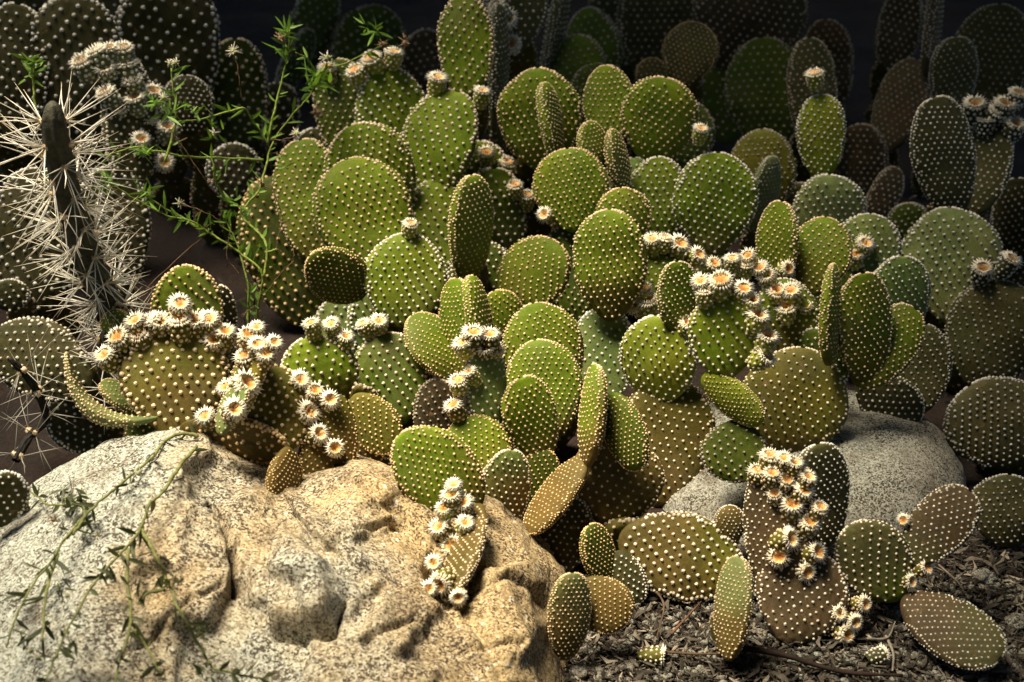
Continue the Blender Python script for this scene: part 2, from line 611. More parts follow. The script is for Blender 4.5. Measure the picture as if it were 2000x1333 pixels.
D('A18b', 950, 725, 919, 540, 96, 1.69, 'g', 62, tone=.8, sp=12)
D('A19', 1000, 670, 965, 570, 88, 1.77, 'g', 10, tone=1, sp=10.5)
D('A20', 893, 745, 805, 618, 108, 1.73, 'g', 30, tone=.85, sp=10.5, bend=-.06, bright=.85)
D('A21', 775, 835, 752, 652, 152, 1.72, 'd', 6, tone=.45, sp=18, bright=1.15)
D('A22', 650, 800, 595, 662, 155, 1.68, 'g', -4, lean=-.2, tone=.4, sp=19, q=1.05)
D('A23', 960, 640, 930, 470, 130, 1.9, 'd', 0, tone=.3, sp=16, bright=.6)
# B: low plant resting on the boulder
D('B1', 348, 858, 337, 640, 204, 1.53, 'o', 2, tone=.45, sp=23, dot=.21, q=1.30, lump=.05, col2='b', mixu=.45, lean=.08)
D('B2', 385, 700, 353, 520, 134, 1.66, 'g', 6, tone=.6, sp=20, bright=.8)
D('B3', 322, 812, 128, 690, 74, 1.50, 's', 80, lean=-.05, tone=.5, sp=14, bend=.30, q=1.1, T=.42, bright=.9)
D('B4', 292, 812, 198, 748, 62, 1.56, 'p', 48, tone=.6, sp=11, T=.25)
D('B5', 275, 805, 297, 868, 84, 1.56, 'd', 0, tone=.7, sp=15, lean=0)
D('B6', 350, 838, 560, 878, 98, 1.475, 'b', 28, lean=0, tone=.85, sp=20, dot=.22)
D('B7', 512, 896, 545, 716, 172, 1.475, 'o', 6, tone=.5, sp=20, dot=.21, q=1.1, col2='b', mixu=.3, lean=.16)
D('B8', 428, 848, 478, 752, 66, 1.432, 'p', -48, tone=.4, sp=14, T=.3, lean=0)
D('B9', 440, 842, 512, 660, 110, 1.505, 'o', -60, tone=.5, sp=16)
D('B10', 562, 872, 553, 992, 96, 1.455, 'b', -50, lean=-.1, tone=1, sp=10, rim=.55)
D('B11', 660, 768, 627, 968, 112, 1.515, 'b', -8, lean=-.05, tone=.85, sp=13.5, col2='o', mixu=.3)
D('B12', 690, 772, 768, 878, 100, 1.60, 'o', 22, lean=-.12, tone=.98, sp=12, q=1.1)
D('B13', 700, 828, 735, 902, 66, 1.63, 'b', 10, tone=1, sp=12, bright=.6, lean=0)
D('B14', 745, 940, 735, 870, 100, 1.68, 'k', 0, tone=.4, sp=15)
D('B15', 842, 880, 856, 742, 82, 1.72, 'n', 0, tone=.2, sp=16, bright=.5, tb=.5)
D('B16', 228, 660, 225, 606, 62, 1.60, 'd', -20, tone=.9, sp=10)
D('B17', 425, 720, 425, 560, 80, 1.75, 'k', 30, tone=.1, sp=16, bright=.7)
# C: plant in front of the middle, hanging over the boulder
D('C1', 952, 885, 944, 662, 92, 1.585, 'p', 32, tone=.2, sp=19, T=.3, lump=.03, bright=1.05)
D('C2', 990, 955, 893, 822, 128, 1.545, 'g', 6, tone=.95, sp=13, bright=.85)
D('C3', 935, 1000, 783, 852, 150, 1.475, 'g', -4, tone=.85, sp=15.5, q=1.12, col2='o', mixu=.42)
D('C4', 962, 1066, 1000, 880, 108, 1.55, 'p', 16, tone=.45, sp=15, T=.25, col2='b', mixu=.6)
D('C5', 930, 985, 876, 1172, 84, 1.43, 'b', 46, dt=-.10, tone=.55, sp=12.5, q=1.0, T=.25)
D('C6', 1085, 790, 1042, 596, 156, 1.70, 'g', 4, tone=.75, sp=13.5)
D('C7', 1085, 860, 1046, 670, 146, 1.63, 'g', 6, tone=.8, sp=13.5)
D('C8', 1060, 912, 1017, 738, 112, 1.575, 'g', 16, tone=.8, sp=13, col2='o', mixu=.3)
D('C9', 1032, 1010, 1062, 880, 84, 1.61, 'd', 10, tone=1, sp=11, bright=.8)
D('C10', 1142, 893, 1030, 1042, 96, 1.515, 'b', 56, lean=-.1, tone=.92, sp=10.5, q=1.1, T=.2)
D('C11', 1146, 912, 1166, 714, 104, 1.535, 'g', -62, tone=.85, sp=12, T=.2, col2='b', mixu=.45)
D('C12', 1190, 768, 1248, 914, 100, 1.535, 'd', 42, lean=-.15, tone=.9, sp=11, q=1.1, T=.22)
D('C13', 1185, 1030, 1218, 854, 180, 1.575, 'b', 4, tone=.6, sp=19, dot=.155, lean=-.05)
D('C14', 1272, 992, 1322, 742, 192, 1.675, 'o', 8, lean=.0, tone=.55, sp=18.5, dot=.155, col2='b', mixu=.6, bright=.9)
D('C15', 1090, 1130, 1098, 960, 125, 1.545, 'k', 0, tone=.3, sp=15, bright=.6, lean=.05)
D('C16', 1188, 1140, 1150, 1026, 80, 1.50, 'd', 42, tone=1, sp=10, bright=.7)
D('C17', 1105, 1290, 1118, 1120, 90, 1.415, 's', 26, tone=.8, sp=10.5, T=.3, col2='b', mixu=.6)
D('C18', 1142, 1130, 1212, 1228, 110, 1.44, 'b', 8, lean=-.1, tone=.9, sp=10.5, T=.25)
D('C19', 1205, 1075, 1243, 1180, 70, 1.51, 'k', 0, lean=0, tone=.15, sp=13)
# D: bright clump right of the middle
D('D1', 1060, 335, 1050, 135, 164, 1.98, 'g', 0, tone=.75, sp=15)
D('D2', 1090, 330, 1061, 163, 100, 1.90, 'g', 70, tone=.7, sp=11, T=.2)
D('D3', 1190, 295, 1183, 130, 116, 1.97, 'g', -34, tone=.75, sp=14)
D('D4', 1275, 322, 1300, 153, 150, 1.95, 'g', 4, tone=.75, sp=15)
D('D5', 1165, 335, 1152, 238, 78, 1.88, 'g', 50, tone=.75, sp=10)
D('D6', 1217, 385, 1195, 253, 94, 1.86, 'd', 62, tone=.8, sp=11, T=.2)
D('D7', 1122, 455, 1108, 290, 148, 1.82, 'g', 0, tone=.85, sp=13.5)
D('D8', 1290, 480, 1284, 308, 118, 1.94, 'g', 8, tone=.15, sp=16)
D('D9', 1388, 502, 1403, 298, 162, 1.92, 'g', -2, tone=.15, sp=16)
D('D10', 1245, 420, 1238, 310, 70, 1.96, 'p', 0, tone=.1, sp=14)
D('D13', 1225, 490, 1213, 368, 108, 1.77, 'g', 8, tone=.85, sp=13)
D('D14', 1192, 630, 1190, 408, 150, 1.70, 'g', -10, tone=.7, sp=15)
D('D15', 985, 590, 1095, 478, 138, 1.80, 'g', -5, tone=.85, sp=14, bright=.8, q=1.08)
D('D16', 1175, 800, 1183, 600, 136, 1.75, 'p', -10, tone=.05, sp=18, lump=.03, bright=.8)
D('D17', 1290, 788, 1280, 618, 152, 1.66, 'y', -8, tone=.25, sp=17.5, lump=.05, q=1.1)
D('D18', 1412, 738, 1414, 576, 134, 1.585, 'g', 0, tone=.35, sp=19, q=1.06, bright=1.15, lump=.05)
D('D19', 1326, 655, 1322, 511, 88, 1.63, 'g', 34, tone=.65, sp=11.5)
D('D20', 1290, 650, 1286, 495, 140, 1.74, 'g', 0, tone=.4, sp=16, bright=.9)
D('D21', 1372, 732, 1488, 826, 74, 1.575, 'y', 24, lean=-.1, tone=.8, sp=9.5, q=1.05, T=.3, bright=.85)
D('D22', 1532, 890, 1568, 683, 206, 1.655, 'o', 2, tone=.45, sp=18.5, dot=.155, q=1.12, lump=.04, col2='b', mixu=.30)
D('D22b', 1600, 790, 1590, 645, 130, 1.70, 'd', 0, tone=.1, sp=15)
D('D23', 1455, 820, 1420, 938, 130, 1.60, 'd', 0, lean=0, tb=.5, tone=.3, sp=18, bright=.6)
D('D24', 1515, 570, 1527, 396, 96, 1.75, 'g', -34, tone=.75, sp=12.5)
D('D25', 1590, 580, 1612, 428, 120, 1.73, 'g', 2, tone=.8, sp=14)
D('D26', 1540, 710, 1528, 545, 125, 1.67, 'g', 10, tone=.3, sp=16, bright=.85)
D('D27', 1618, 715, 1628, 513, 104, 1.595, 'g', 72, tone=.75, sp=11.5, T=.22)
D('D28', 1692, 745, 1686, 533, 118, 1.62, 'g', 30, tone=.7, sp=13, bright=.8)
D('D29', 1672, 755, 1786, 606, 112, 1.635, 'g', 4, tone=.65, sp=13.5, bright=.8, q=1.15)
D('D31', 1620, 490, 1620, 343, 138, 1.98, 's', 4, tone=.05, sp=16, bright=1.2)
D('D32', 1604, 352, 1603, 188, 92, 2.0, 'y', 10, tone=.1, sp=12.5)
D('D33', 1690, 560, 1700, 418, 128, 1.84, 'p', 0, tone=.1, sp=17, bright=.8)
D('D34', 1745, 690, 1762, 503, 120, 1.77, 'p', 26, tone=.1, sp=14, bright=.85)
D('D34b', 1725, 700, 1740, 518, 118, 1.735, 'p', 30, tone=.15, sp=14, bright=.85)
D('D40', 1120, 640, 1112, 440, 120, 1.87, 'd', 0, tone=.5, sp=15, bright=.8)
D('D41', 1385, 640, 1385, 480, 150, 1.95, 'd', 0, tone=.3, sp=17, bright=.6)
D('D42', 1300, 905, 1288, 770, 140, 1.72, 'b', 0, tone=.5, sp=17, bright=.7)
D('D43', 1050, 720, 1010, 570, 140, 1.85, 'd', 0, tone=.5, sp=17, bright=.6)
D('D44', 1640, 640, 1650, 480, 150, 1.86, 'd', 0, tone=.2, sp=17, bright=.7)
D('D45', 1200, 480, 1200, 350, 120, 1.96, 'd', 0, tone=.4, sp=16, bright=.6)
# H: large greyish plant at the right edge
D('H1', 1860, 635, 1854, 410, 188, 1.94, 's', 0, tone=.05, sp=18, lump=.12)
D('H2', 1868, 425, 1825, 193, 122, 1.98, 'k', 14, tone=.15, sp=13.5, bright=1.4)
D('H3', 1905, 420, 1938, 238, 102, 2.03, 'k', -16, tone=.05, sp=13, bright=1.1)
D('H4', 1895, 760, 1985, 556, 190, 1.84, 'k', 4, tb=.6, tone=.1, sp=16, bright=1.2)
D('H5', 1775, 820, 1808, 638, 126, 1.73, 'k', 6, tb=.6, tone=.15, sp=15)
D('H6', 1672, 742, 1795, 822, 108, 1.70, 'k', 14, lean=0, tone=.15, sp=15, bright=.9)
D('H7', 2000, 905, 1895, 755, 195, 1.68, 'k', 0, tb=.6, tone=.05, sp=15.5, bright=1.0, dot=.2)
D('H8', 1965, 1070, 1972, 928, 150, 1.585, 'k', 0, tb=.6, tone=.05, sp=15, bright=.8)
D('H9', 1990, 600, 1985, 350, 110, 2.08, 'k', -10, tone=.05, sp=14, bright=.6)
# E: plant low on the mulch, lower right
D('E1', 1207, 1052, 1448, 1118, 166, 1.52, 'o', 0, lean=-.02, tone=.4, sp=21, dot=.20, q=1.02, T=.22, col2='b', mixu=.45, lump=.10)
D('E2', 1432, 1062, 1421, 988, 62, 1.525, 'b', 0, tone=.3, sp=8.5, T=.5)
D('E3', 1510, 1155, 1528, 890, 138, 1.46, 'n', -6, tone=.35, sp=16, bright=1.1, lean=-.02)
D('E4', 1612, 1068, 1598, 873, 126, 1.56, 'k', 30, tone=.1, sp=13, bright=.9)
D('E5', 1535, 1258, 1590, 1075, 180, 1.46, 'n', 6, tone=.3, sp=19, wrinkle=True, dot=.17, lean=.2)
D('E6', 1420, 1292, 1444, 1090, 100, 1.415, 's', -46, tone=.7, sp=11, T=.3, col2='b', mixu=.6)
D('E7', 1762, 1172, 1662, 1030, 138, 1.49, 'k', 0, tone=.3, sp=19, col2='d', mixu=.2, dot=.155)
D('E8', 1770, 1100, 1893, 962, 110, 1.48, 'n', -4, tone=.25, sp=15, col2='k', mixu=.5)
D('E9', 1765, 1165, 1952, 1288, 124, 1.47, 'k', -16, bright=.75, lean=-.10, dt=-.075, tone=.15, sp=14, T=.25, dot=.15, col2='n', mixu=.6)
# F: dark plants behind on the left
D('F1', 150, 300, 143, -2, 186, 2.08, 'k', 0, tone=.1, sp=21, bright=.9)
D('F2', 310, 290, 332, -50, 200, 2.25, 'k', 0, tone=.15, sp=21, bright=.9)
D('F3', 15, 290, 34, 12, 132, 2.02, 'k', 6, tone=.05, sp=18, bright=.7)
D('F3b', 60, 130, 55, -70, 120, 2.3, 'k', 0, tone=.05, sp=18, bright=.8)
D('F3c', 215, 130, 212, -80, 130, 2.35, 'k', 0, tone=.05, sp=18, bright=.8)
D('F4', 470, 300, 459, 78, 116, 2.3, 'd', 4, tone=.5, sp=17, bright=.8)
D('F5', 372, 265, 362, 148, 98, 2.12, 'k', 0, tone=.1, sp=11)
D('F6', 262, 390, 246, 118, 112, 1.96, 'k', 24, tone=.2, sp=15)
D('F7', 205, 605, 222, 330, 150, 1.94, 'k', 6, tone=.05, sp=18, bright=.9)
D('F8', 65, 625, 80, 330, 172, 1.88, 'k', -4, tone=.05, sp=19, bright=.75)
D('F9', 178, 765, -8, 648, 150, 1.66, 'k', 0, lean=0, tone=.2, sp=17, bright=1.0, q=1.1)
D('F10', 460, 400, 455, 282, 104, 2.15, 'k', 4, tone=.1, sp=15)
D('F11', 545, 300, 542, 165, 84, 2.4, 'k', 4, tone=.3, sp=18, bright=.6)
D('F12', -5, 1030, 20, 925, 90, 1.42, 'k', 0, tone=.0, sp=15)
D('F13', 200, 880, 110, 780, 110, 1.72, 'k', 0, lean=0, tone=.05, sp=14, bright=.7)
D('F14', 20, 610, 20, 548, 70, 1.8, 'k', 0, tone=.05, sp=14)
D('F15', 300, 800, 225, 650, 120, 1.70, 'k', -10, tone=.3, sp=22, bright=.7)
# G: very dark plants behind on the right
kw = dict(hi=False, tb=.45)  # shade at the back put into dimmer tuft colour
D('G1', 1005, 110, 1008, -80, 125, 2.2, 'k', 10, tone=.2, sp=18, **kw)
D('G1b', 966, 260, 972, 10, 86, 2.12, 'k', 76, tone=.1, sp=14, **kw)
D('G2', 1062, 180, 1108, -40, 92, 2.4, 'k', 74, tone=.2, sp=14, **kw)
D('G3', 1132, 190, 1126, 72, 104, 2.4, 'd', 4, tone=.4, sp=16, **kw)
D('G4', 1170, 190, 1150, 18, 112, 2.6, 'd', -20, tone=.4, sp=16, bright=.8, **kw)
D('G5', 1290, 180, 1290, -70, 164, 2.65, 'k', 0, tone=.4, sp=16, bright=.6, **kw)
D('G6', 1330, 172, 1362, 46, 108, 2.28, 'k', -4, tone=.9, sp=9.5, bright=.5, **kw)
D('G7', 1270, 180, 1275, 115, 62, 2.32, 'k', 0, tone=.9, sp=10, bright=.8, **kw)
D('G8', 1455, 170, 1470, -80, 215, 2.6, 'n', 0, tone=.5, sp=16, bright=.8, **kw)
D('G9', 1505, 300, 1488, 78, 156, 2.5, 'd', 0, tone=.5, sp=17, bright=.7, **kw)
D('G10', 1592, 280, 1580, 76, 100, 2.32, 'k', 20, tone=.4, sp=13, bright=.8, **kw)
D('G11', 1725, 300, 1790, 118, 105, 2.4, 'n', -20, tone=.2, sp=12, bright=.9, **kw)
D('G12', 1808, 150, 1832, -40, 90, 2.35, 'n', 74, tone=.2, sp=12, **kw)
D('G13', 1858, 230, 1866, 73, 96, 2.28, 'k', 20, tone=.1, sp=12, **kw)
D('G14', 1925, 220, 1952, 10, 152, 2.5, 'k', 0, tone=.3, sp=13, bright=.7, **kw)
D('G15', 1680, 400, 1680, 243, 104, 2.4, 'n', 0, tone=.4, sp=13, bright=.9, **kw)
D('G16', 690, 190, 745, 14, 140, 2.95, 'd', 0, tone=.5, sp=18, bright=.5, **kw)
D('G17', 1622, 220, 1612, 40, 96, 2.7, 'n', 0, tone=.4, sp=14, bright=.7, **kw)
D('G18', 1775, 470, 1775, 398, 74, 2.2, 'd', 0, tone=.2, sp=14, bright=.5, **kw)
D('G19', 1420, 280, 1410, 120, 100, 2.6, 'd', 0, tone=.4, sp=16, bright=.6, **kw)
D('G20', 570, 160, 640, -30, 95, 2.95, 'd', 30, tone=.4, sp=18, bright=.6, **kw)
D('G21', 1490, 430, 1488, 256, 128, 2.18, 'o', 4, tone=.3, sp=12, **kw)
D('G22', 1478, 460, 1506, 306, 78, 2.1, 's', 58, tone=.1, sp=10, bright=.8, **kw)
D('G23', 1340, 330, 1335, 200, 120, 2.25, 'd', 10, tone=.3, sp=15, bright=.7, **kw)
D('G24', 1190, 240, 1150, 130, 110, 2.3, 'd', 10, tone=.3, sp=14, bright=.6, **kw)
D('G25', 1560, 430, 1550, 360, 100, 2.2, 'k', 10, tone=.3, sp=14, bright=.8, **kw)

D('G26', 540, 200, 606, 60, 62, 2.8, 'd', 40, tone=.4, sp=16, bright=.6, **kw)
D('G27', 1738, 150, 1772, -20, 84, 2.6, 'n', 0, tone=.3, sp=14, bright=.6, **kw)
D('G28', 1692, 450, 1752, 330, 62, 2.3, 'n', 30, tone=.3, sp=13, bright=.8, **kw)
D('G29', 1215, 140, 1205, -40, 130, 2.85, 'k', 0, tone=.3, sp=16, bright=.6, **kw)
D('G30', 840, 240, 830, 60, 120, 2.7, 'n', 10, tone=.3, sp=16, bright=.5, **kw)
D('F16', 622, 360, 614, 253, 96, 2.12, 'k', 0, tone=.1, sp=15)
# which pads grow on which plant, with the plant's own description
PLANTS = [
    ('A', 'tall bright green bunny-ear cactus whose topmost oval pad touches the upper edge', ['A1', 'A2', 'A3', 'A4', 'A5', 'A6', 'A7', 'A8', 'A9', 'A10', 'A11', 'A11b', 'A12', 'A13', 'A14', 'A15', 'A18', 'A18b', 'A19', 'A20', 'A21', 'A22', 'A23']),
    ('B', 'brownish low cactus resting on the boulder, edged with a row of white-crowned buds', ['B1', 'B2', 'B3', 'B4', 'B5', 'B6', 'B7', 'B8', 'B9', 'B10', 'B11', 'B12', 'B13', 'B14', 'B15', 'B16', 'B17']),
    ('C', 'cactus in the middle with budded pad hanging down over the boulder', ['C1', 'C2', 'C3', 'C4', 'C5', 'C6', 'C7', 'C8', 'C9', 'C10', 'C11', 'C12', 'C13', 'C14', 'C15', 'C16', 'C17', 'C18', 'C19']),
    ('D', 'bright green cactus with round golden-dotted pads and the densest crown of buds', ['D1', 'D2', 'D3', 'D4', 'D5', 'D6', 'D7', 'D8', 'D9', 'D10', 'D13', 'D14', 'D15', 'D16', 'D17', 'D18', 'D19', 'D20', 'D21', 'D22', 'D22b', 'D23', 'D24', 'D25', 'D26', 'D27', 'D28', 'D29', 'D31', 'D32', 'D33', 'D34', 'D34b', 'D40', 'D41', 'D42', 'D43', 'D44', 'D45']),
    ('H', 'shaded grey green cactus with large white-dotted pads along the right edge', ['H1', 'H2', 'H3', 'H4', 'H5', 'H6', 'H7', 'H9']),
    ('H8', 'single dark half hidden pad at the right edge, on mulch behind the forked cactus', ['H8']),
    ('E', 'brown dusty cactus on the mulch with a tall pad carrying many star-shaped buds', ['E3', 'E4', 'E5', 'E6']),
    ('E1', 'fat brown and green pad lying sideways with a round knob on its top', ['E1', 'E2']),
    ('E7', 'small forked dark cactus in the lower right, one pad lying flat on the mulch', ['E7', 'E8', 'E9']),
    ('F1', 'dark cactus with big white-dotted rounded pad behind the spiny cactus', ['F1', 'F3', 'F3b', 'F3c']),
    ('F2', 'very tall dark pad cactus just behind the white-crowned bud cluster', ['F2', 'F5']),
    ('F6', 'dark cactus carrying a drooping cluster of frosty white buds', ['F6', 'F7', 'F10']),
    ('F8', 'dark white-dotted cactus behind the spiny stem at the left edge', ['F8', 'F14', 'F15']),
    ('F9', 'dark cactus with one broad sideways pad left of the curled horn-like pad', ['F9', 'F13']),
    ('F4', 'dull olive cactus behind the green weed with a dry flower stalk', ['F4', 'F11', 'F16']),
    ('F12', 'small black cactus pad with white dots beside the left foot of the boulder', ['F12']),
    ('G1', 'shaded cactus behind the topmost oval pad, with pale buds down its side', ['G1', 'G1b']),
    ('G2', 'dim blurred cactus with an upright edge-on pad behind the bright green cactus', ['G2', 'G3', 'G4', 'G24', 'G29']),
    ('G6', 'dim cactus with a small brown densely dotted round pad', ['G5', 'G6', 'G7', 'G23']),
    ('G8', 'huge dim cactus with broad overlapping pads in deep shade at the top', ['G8', 'G9', 'G19', 'G17']),
    ('G10', 'shaded cactus behind the lone upright pale green pad with one bud', ['G10', 'G15']),
    ('G14', 'nearly black cactus with a wide round pad behind a slim upright stem', ['G11', 'G12', 'G13', 'G14', 'G18', 'G27', 'G28']),
    ('G21', 'dull olive cactus with round pad and thin grey edge-on pad, mid distance', ['G21', 'G22', 'G25']),
    ('G16', 'blurred dark cactus far behind the dried weed heads', ['G16', 'G20', 'G26', 'G30']),
]

# ---- buds / fruits: pad, crown pixel, size in pixels, how far it faces the lens, crown size
FRUITS = []
def fr(pad, *items):
    for it in items:
        FRUITS.append((pad,) + it)
fr('A3', (770, 100, 36), (724, 112, 40), (692, 136, 38))
fr('A4', (640, 130, 34))
fr('A2', (856, 150, 34), (943, 176, 30))
fr('A15', (950, 296, 34), (992, 316, 34), (985, 345, 34))
fr('A14', (1030, 380, 34), (1005, 360, 34))
fr('A10', (802, 436, 34))
fr('A22', (607, 630, 32), (646, 632, 34), (676, 656, 36))
fr('A21', (707, 632, 34), (741, 626, 36))
fr('B1', (228, 657, 42), (270, 652, 44), (202, 692, 44), (312, 626, 44), (349, 624, 44), (352, 592, 40), (381, 624, 42), (408, 622, 40), (418, 662, 44), (441, 646, 36), (262, 625, 40), (295, 622, 36))
fr('B9', (502, 638, 32), (485, 652, 40), (504, 672, 40), (537, 668, 36), (477, 694, 42), (483, 748, 56), (440, 755, 40), (520, 690, 38))
fr('B8', (459, 798, 42))
fr('B6', (399, 812, 40))
fr('B7', (588, 741, 36), (616, 762, 36), (646, 780, 34), (606, 803, 42), (625, 846, 40), (655, 875, 38))
fr('C1', (925, 648, 42), (957, 652, 40), (946, 676, 42), (902, 668, 38), (895, 742, 42), (884, 790, 36), (970, 680, 34), (915, 725, 32))
fr('C5', (886, 946, 34), (880, 966, 36), (905, 980, 38), (866, 992, 34), (856, 1028, 40), (910, 1020, 34), (882, 1066, 44), (846, 1100, 36), (858, 1142, 42), (838, 1150, 32), (895, 1168, 36), (840, 1194, 36))
fr('D20', (1242, 482, 36), (1228, 516, 34), (1273, 466, 36), (1299, 464, 34), (1329, 474, 38), (1366, 496, 38), (1396, 514, 32), (1258, 562, 36), (1265, 584, 40), (1238, 596, 34))
fr('D17', (1344, 630, 38))
fr('D18', (1368, 548, 40), (1408, 546, 52), (1453, 562, 40), (1470, 584, 38), (1483, 614, 42), (1501, 654, 42), (1499, 694, 42), (1376, 566, 36))
fr('D26', (1430, 504, 34), (1458, 514, 34), (1460, 498, 32), (1484, 522, 36), (1497, 536, 36), (1518, 566, 36), (1545, 566, 38), (1535, 600, 42), (1572, 596, 34))
fr('D24', (1540, 525, 28))
fr('D9', (1370, 250, 32))
fr('D7', (1062, 418, 34))
fr('D33', (1692, 474, 34), (1672, 496, 34))
fr('D32', (1591, 142, 34))
fr('H4', (1920, 522, 36), (1978, 504, 36))
fr('H3', (1905, 200, 42), (1965, 200, 40), (1950, 216, 36), (1985, 240, 40), (1990, 180, 40), (1925, 230, 36))
fr('E3', (1504, 888, 36), (1532, 894, 34), (1554, 902, 36), (1480, 918, 34), (1508, 924, 38), (1537, 936, 38), (1580, 930, 34), (1572, 957, 38), (1513, 964, 32), (1548, 983, 42), (1602, 990, 40), (1582, 1019, 40), (1547, 1052, 46), (1599, 1077, 40), (1521, 1088, 40), (1577, 1118, 42))
fr('E5', (1641, 1198, 34), (1690, 1180, 34), (1655, 1240, 36), (1672, 1216, 30))
fr('E8', (1764, 1016, 28))
fr('E7', (1812, 1108, 36), (1782, 1136, 34))
fr('F6', (158, 118, 44), (186, 98, 46), (212, 92, 44), (204, 130, 40), (240, 92, 44), (246, 122, 42), (258, 152, 40), (262, 190, 42), (204, 178, 40), (232, 212, 36), (300, 176, 40), (290, 226, 40), (327, 246, 38), (276, 270, 40), (322, 316, 34))
fr('G1', (968, 12, 36), (992, 34, 36), (998, 84, 38), (966, 62, 30))

def fruit_mesh(seed, skin, tone, hollow=.14, disc_c=(1, 1, 1), closed=False):
    """a barrel-shaped bud, one unit wide, with areole tufts, a ragged white crown and a tan, sunken top"""
    rng = np.random.default_rng(seed)
    mb = MB()
    H = 1.25 * rng.uniform(.9, 1.15)
    prof = [(.0, .22), (.06, .30), (.22, .40), (.45, .485), (.68, .50), (.86, .47), (1.0, .40)]
    K = 20
    rings = []
    for h, r in prof:
        an = np.linspace(0, 2 * math.pi, K, endpoint=False)
        rr = r * (1 + .05 * np.sin(an * 3 + seed) + .03 * rng.normal(size=K))
        rings.append(np.c_[rr * np.cos(an), rr * np.sin(an), np.full(K, h * H)])
    v = np.concatenate(rings)
    q = []
    for i in range(len(prof) - 1):
        for j in range(K):
            k = (j + 1) % K
            q.append((i * K + j, i * K + k, (i + 1) * K + k, (i + 1) * K + j))
    s = np.array(SKINS[skin])
    mb.add(v, s[None] * rng.uniform(.85, 1.15, (len(v), 1)), None, q, 0)
    # sunken tan disc of dry petals
    an = np.linspace(0, 2 * math.pi, K, endpoint=False)
    disc, dt = [], []
    for r, z, c in ((.40, H, (.86, .78, .62)), (.31, H - .01, (.84, .64, .38)), (.21, H - hollow * .6, (.74, .45, .19)), (.10, H - hollow, (.55, .29, .10))):
        rr = r * (1 + .12 * rng.normal(size=K) * (r < .39))
        disc.append(np.c_[rr * np.cos(an), rr * np.sin(an), z + .04 * rng.normal(size=K) * (r < .39)])
        dt.append(np.array(c)[None] * np.array(disc_c) * rng.uniform(.7, 1.2, (K, 1)) * np.ones((K, 3)))
    disc.append(np.array([(0, 0, H - hollow)])); dt.append(np.array([(.30, .12, .03)]))
    q, t = [], []
    for i in range(3):
        for j in range(K):
            k = (j + 1) % K
            q.append((i * K + j, i * K + k, (i + 1) * K + k, (i + 1) * K + j))
    for j in range(K):
        t.append((3 * K + j, 3 * K + (j + 1) % K, 4 * K))
    mb.add(np.concatenate(disc), np.concatenate(dt), t, q, 1)
    # tufts in offset rows
    P, N = [], []
    for i, h in enumerate((.14, .34, .54, .74, .92)):
        r = np.interp(h, [a for a, b in prof], [b for a, b in prof])
        n = max(6, int(round(2 * math.pi * r / .30)))
        for j in range(n):
            a = 2 * math.pi * (j + (.5 if i % 2 else 0) + rng.normal() * .08) / n
            P.append((r * math.cos(a), r * math.sin(a), h * H)); N.append((math.cos(a), math.sin(a), .15 + .9 * max(0, h - .7)))
    add_tufts(mb, np.array(P), nrm(np.array(N)), .085, tone, rng, True, 1)
    # crown: ragged ring of pale spiny scales
    f, cv, ct = [], [], []
    for ring, (n, r0, l, e) in enumerate(((19, .37, .27 if not closed else .16, .25 if not closed else 1.2), (23, .41, .30, -.05), (19, .33, .2, .5 if not closed else 1.5))):
        for j in range(n):
            a = 2 * math.pi * (j + rng.uniform(-.3, .3)) / n
            d = np.array((math.cos(a), math.sin(a), 0)); pdir = np.array((-math.sin(a), math.cos(a), 0))
            w = .065 * rng.uniform(.7, 1.2); ll = l * rng.uniform(.7, 1.25)
            z0 = H * (1.0 if ring != 1 else .95)
            b = d * r0 + (0, 0, z0)
            tipp = d * (r0 + ll * math.cos(e)) + (0, 0, z0 + ll * math.sin(e) + .04)
            k = len(cv)
            cv += [b + pdir * w, b - pdir * w, b + np.array((0, 0, .06)) - d * .02, b + np.array((0, 0, -.05)), tipp]
            col = np.array((.92, .89, .80)) * (1 - .05 * tone) * rng.uniform(.85, 1.05)
            ct += [col * (.92, .86, .74)] * 4 + [col]
            f += [(k, k + 2, k + 4), (k + 2, k + 1, k + 4), (k + 1, k + 3, k + 4), (k + 3, k, k + 4)]
    mb.add(np.array(cv), np.array(ct), f, None, 1)
    return mb.build('bud', [SKIN, FUZZ], True), H

FM = {}
def get_fruit(kind, i):
    k = (kind, i)
    if k not in FM:
        skin, tone = {'w': ('y', .55), 'b': ('o', .75), 'k': ('k', .05), 't': ('s', .1)}[kind]
        FM[k] = fruit_mesh(11 * i + len(kind) + ord(kind[0]), skin, tone, .14, (.55, .55, .6) if kind in 'kt' else ((1, 1, 1), (.85, .75, .6), (1.05, .9, .75), (1, 1, 1))[i % 4], i in (2, 5))
    return FM[k]
FKIND = {'B': 'b', 'C': 'b', 'E': 'b', 'F': 't', 'G': 't', 'H': 'k'}

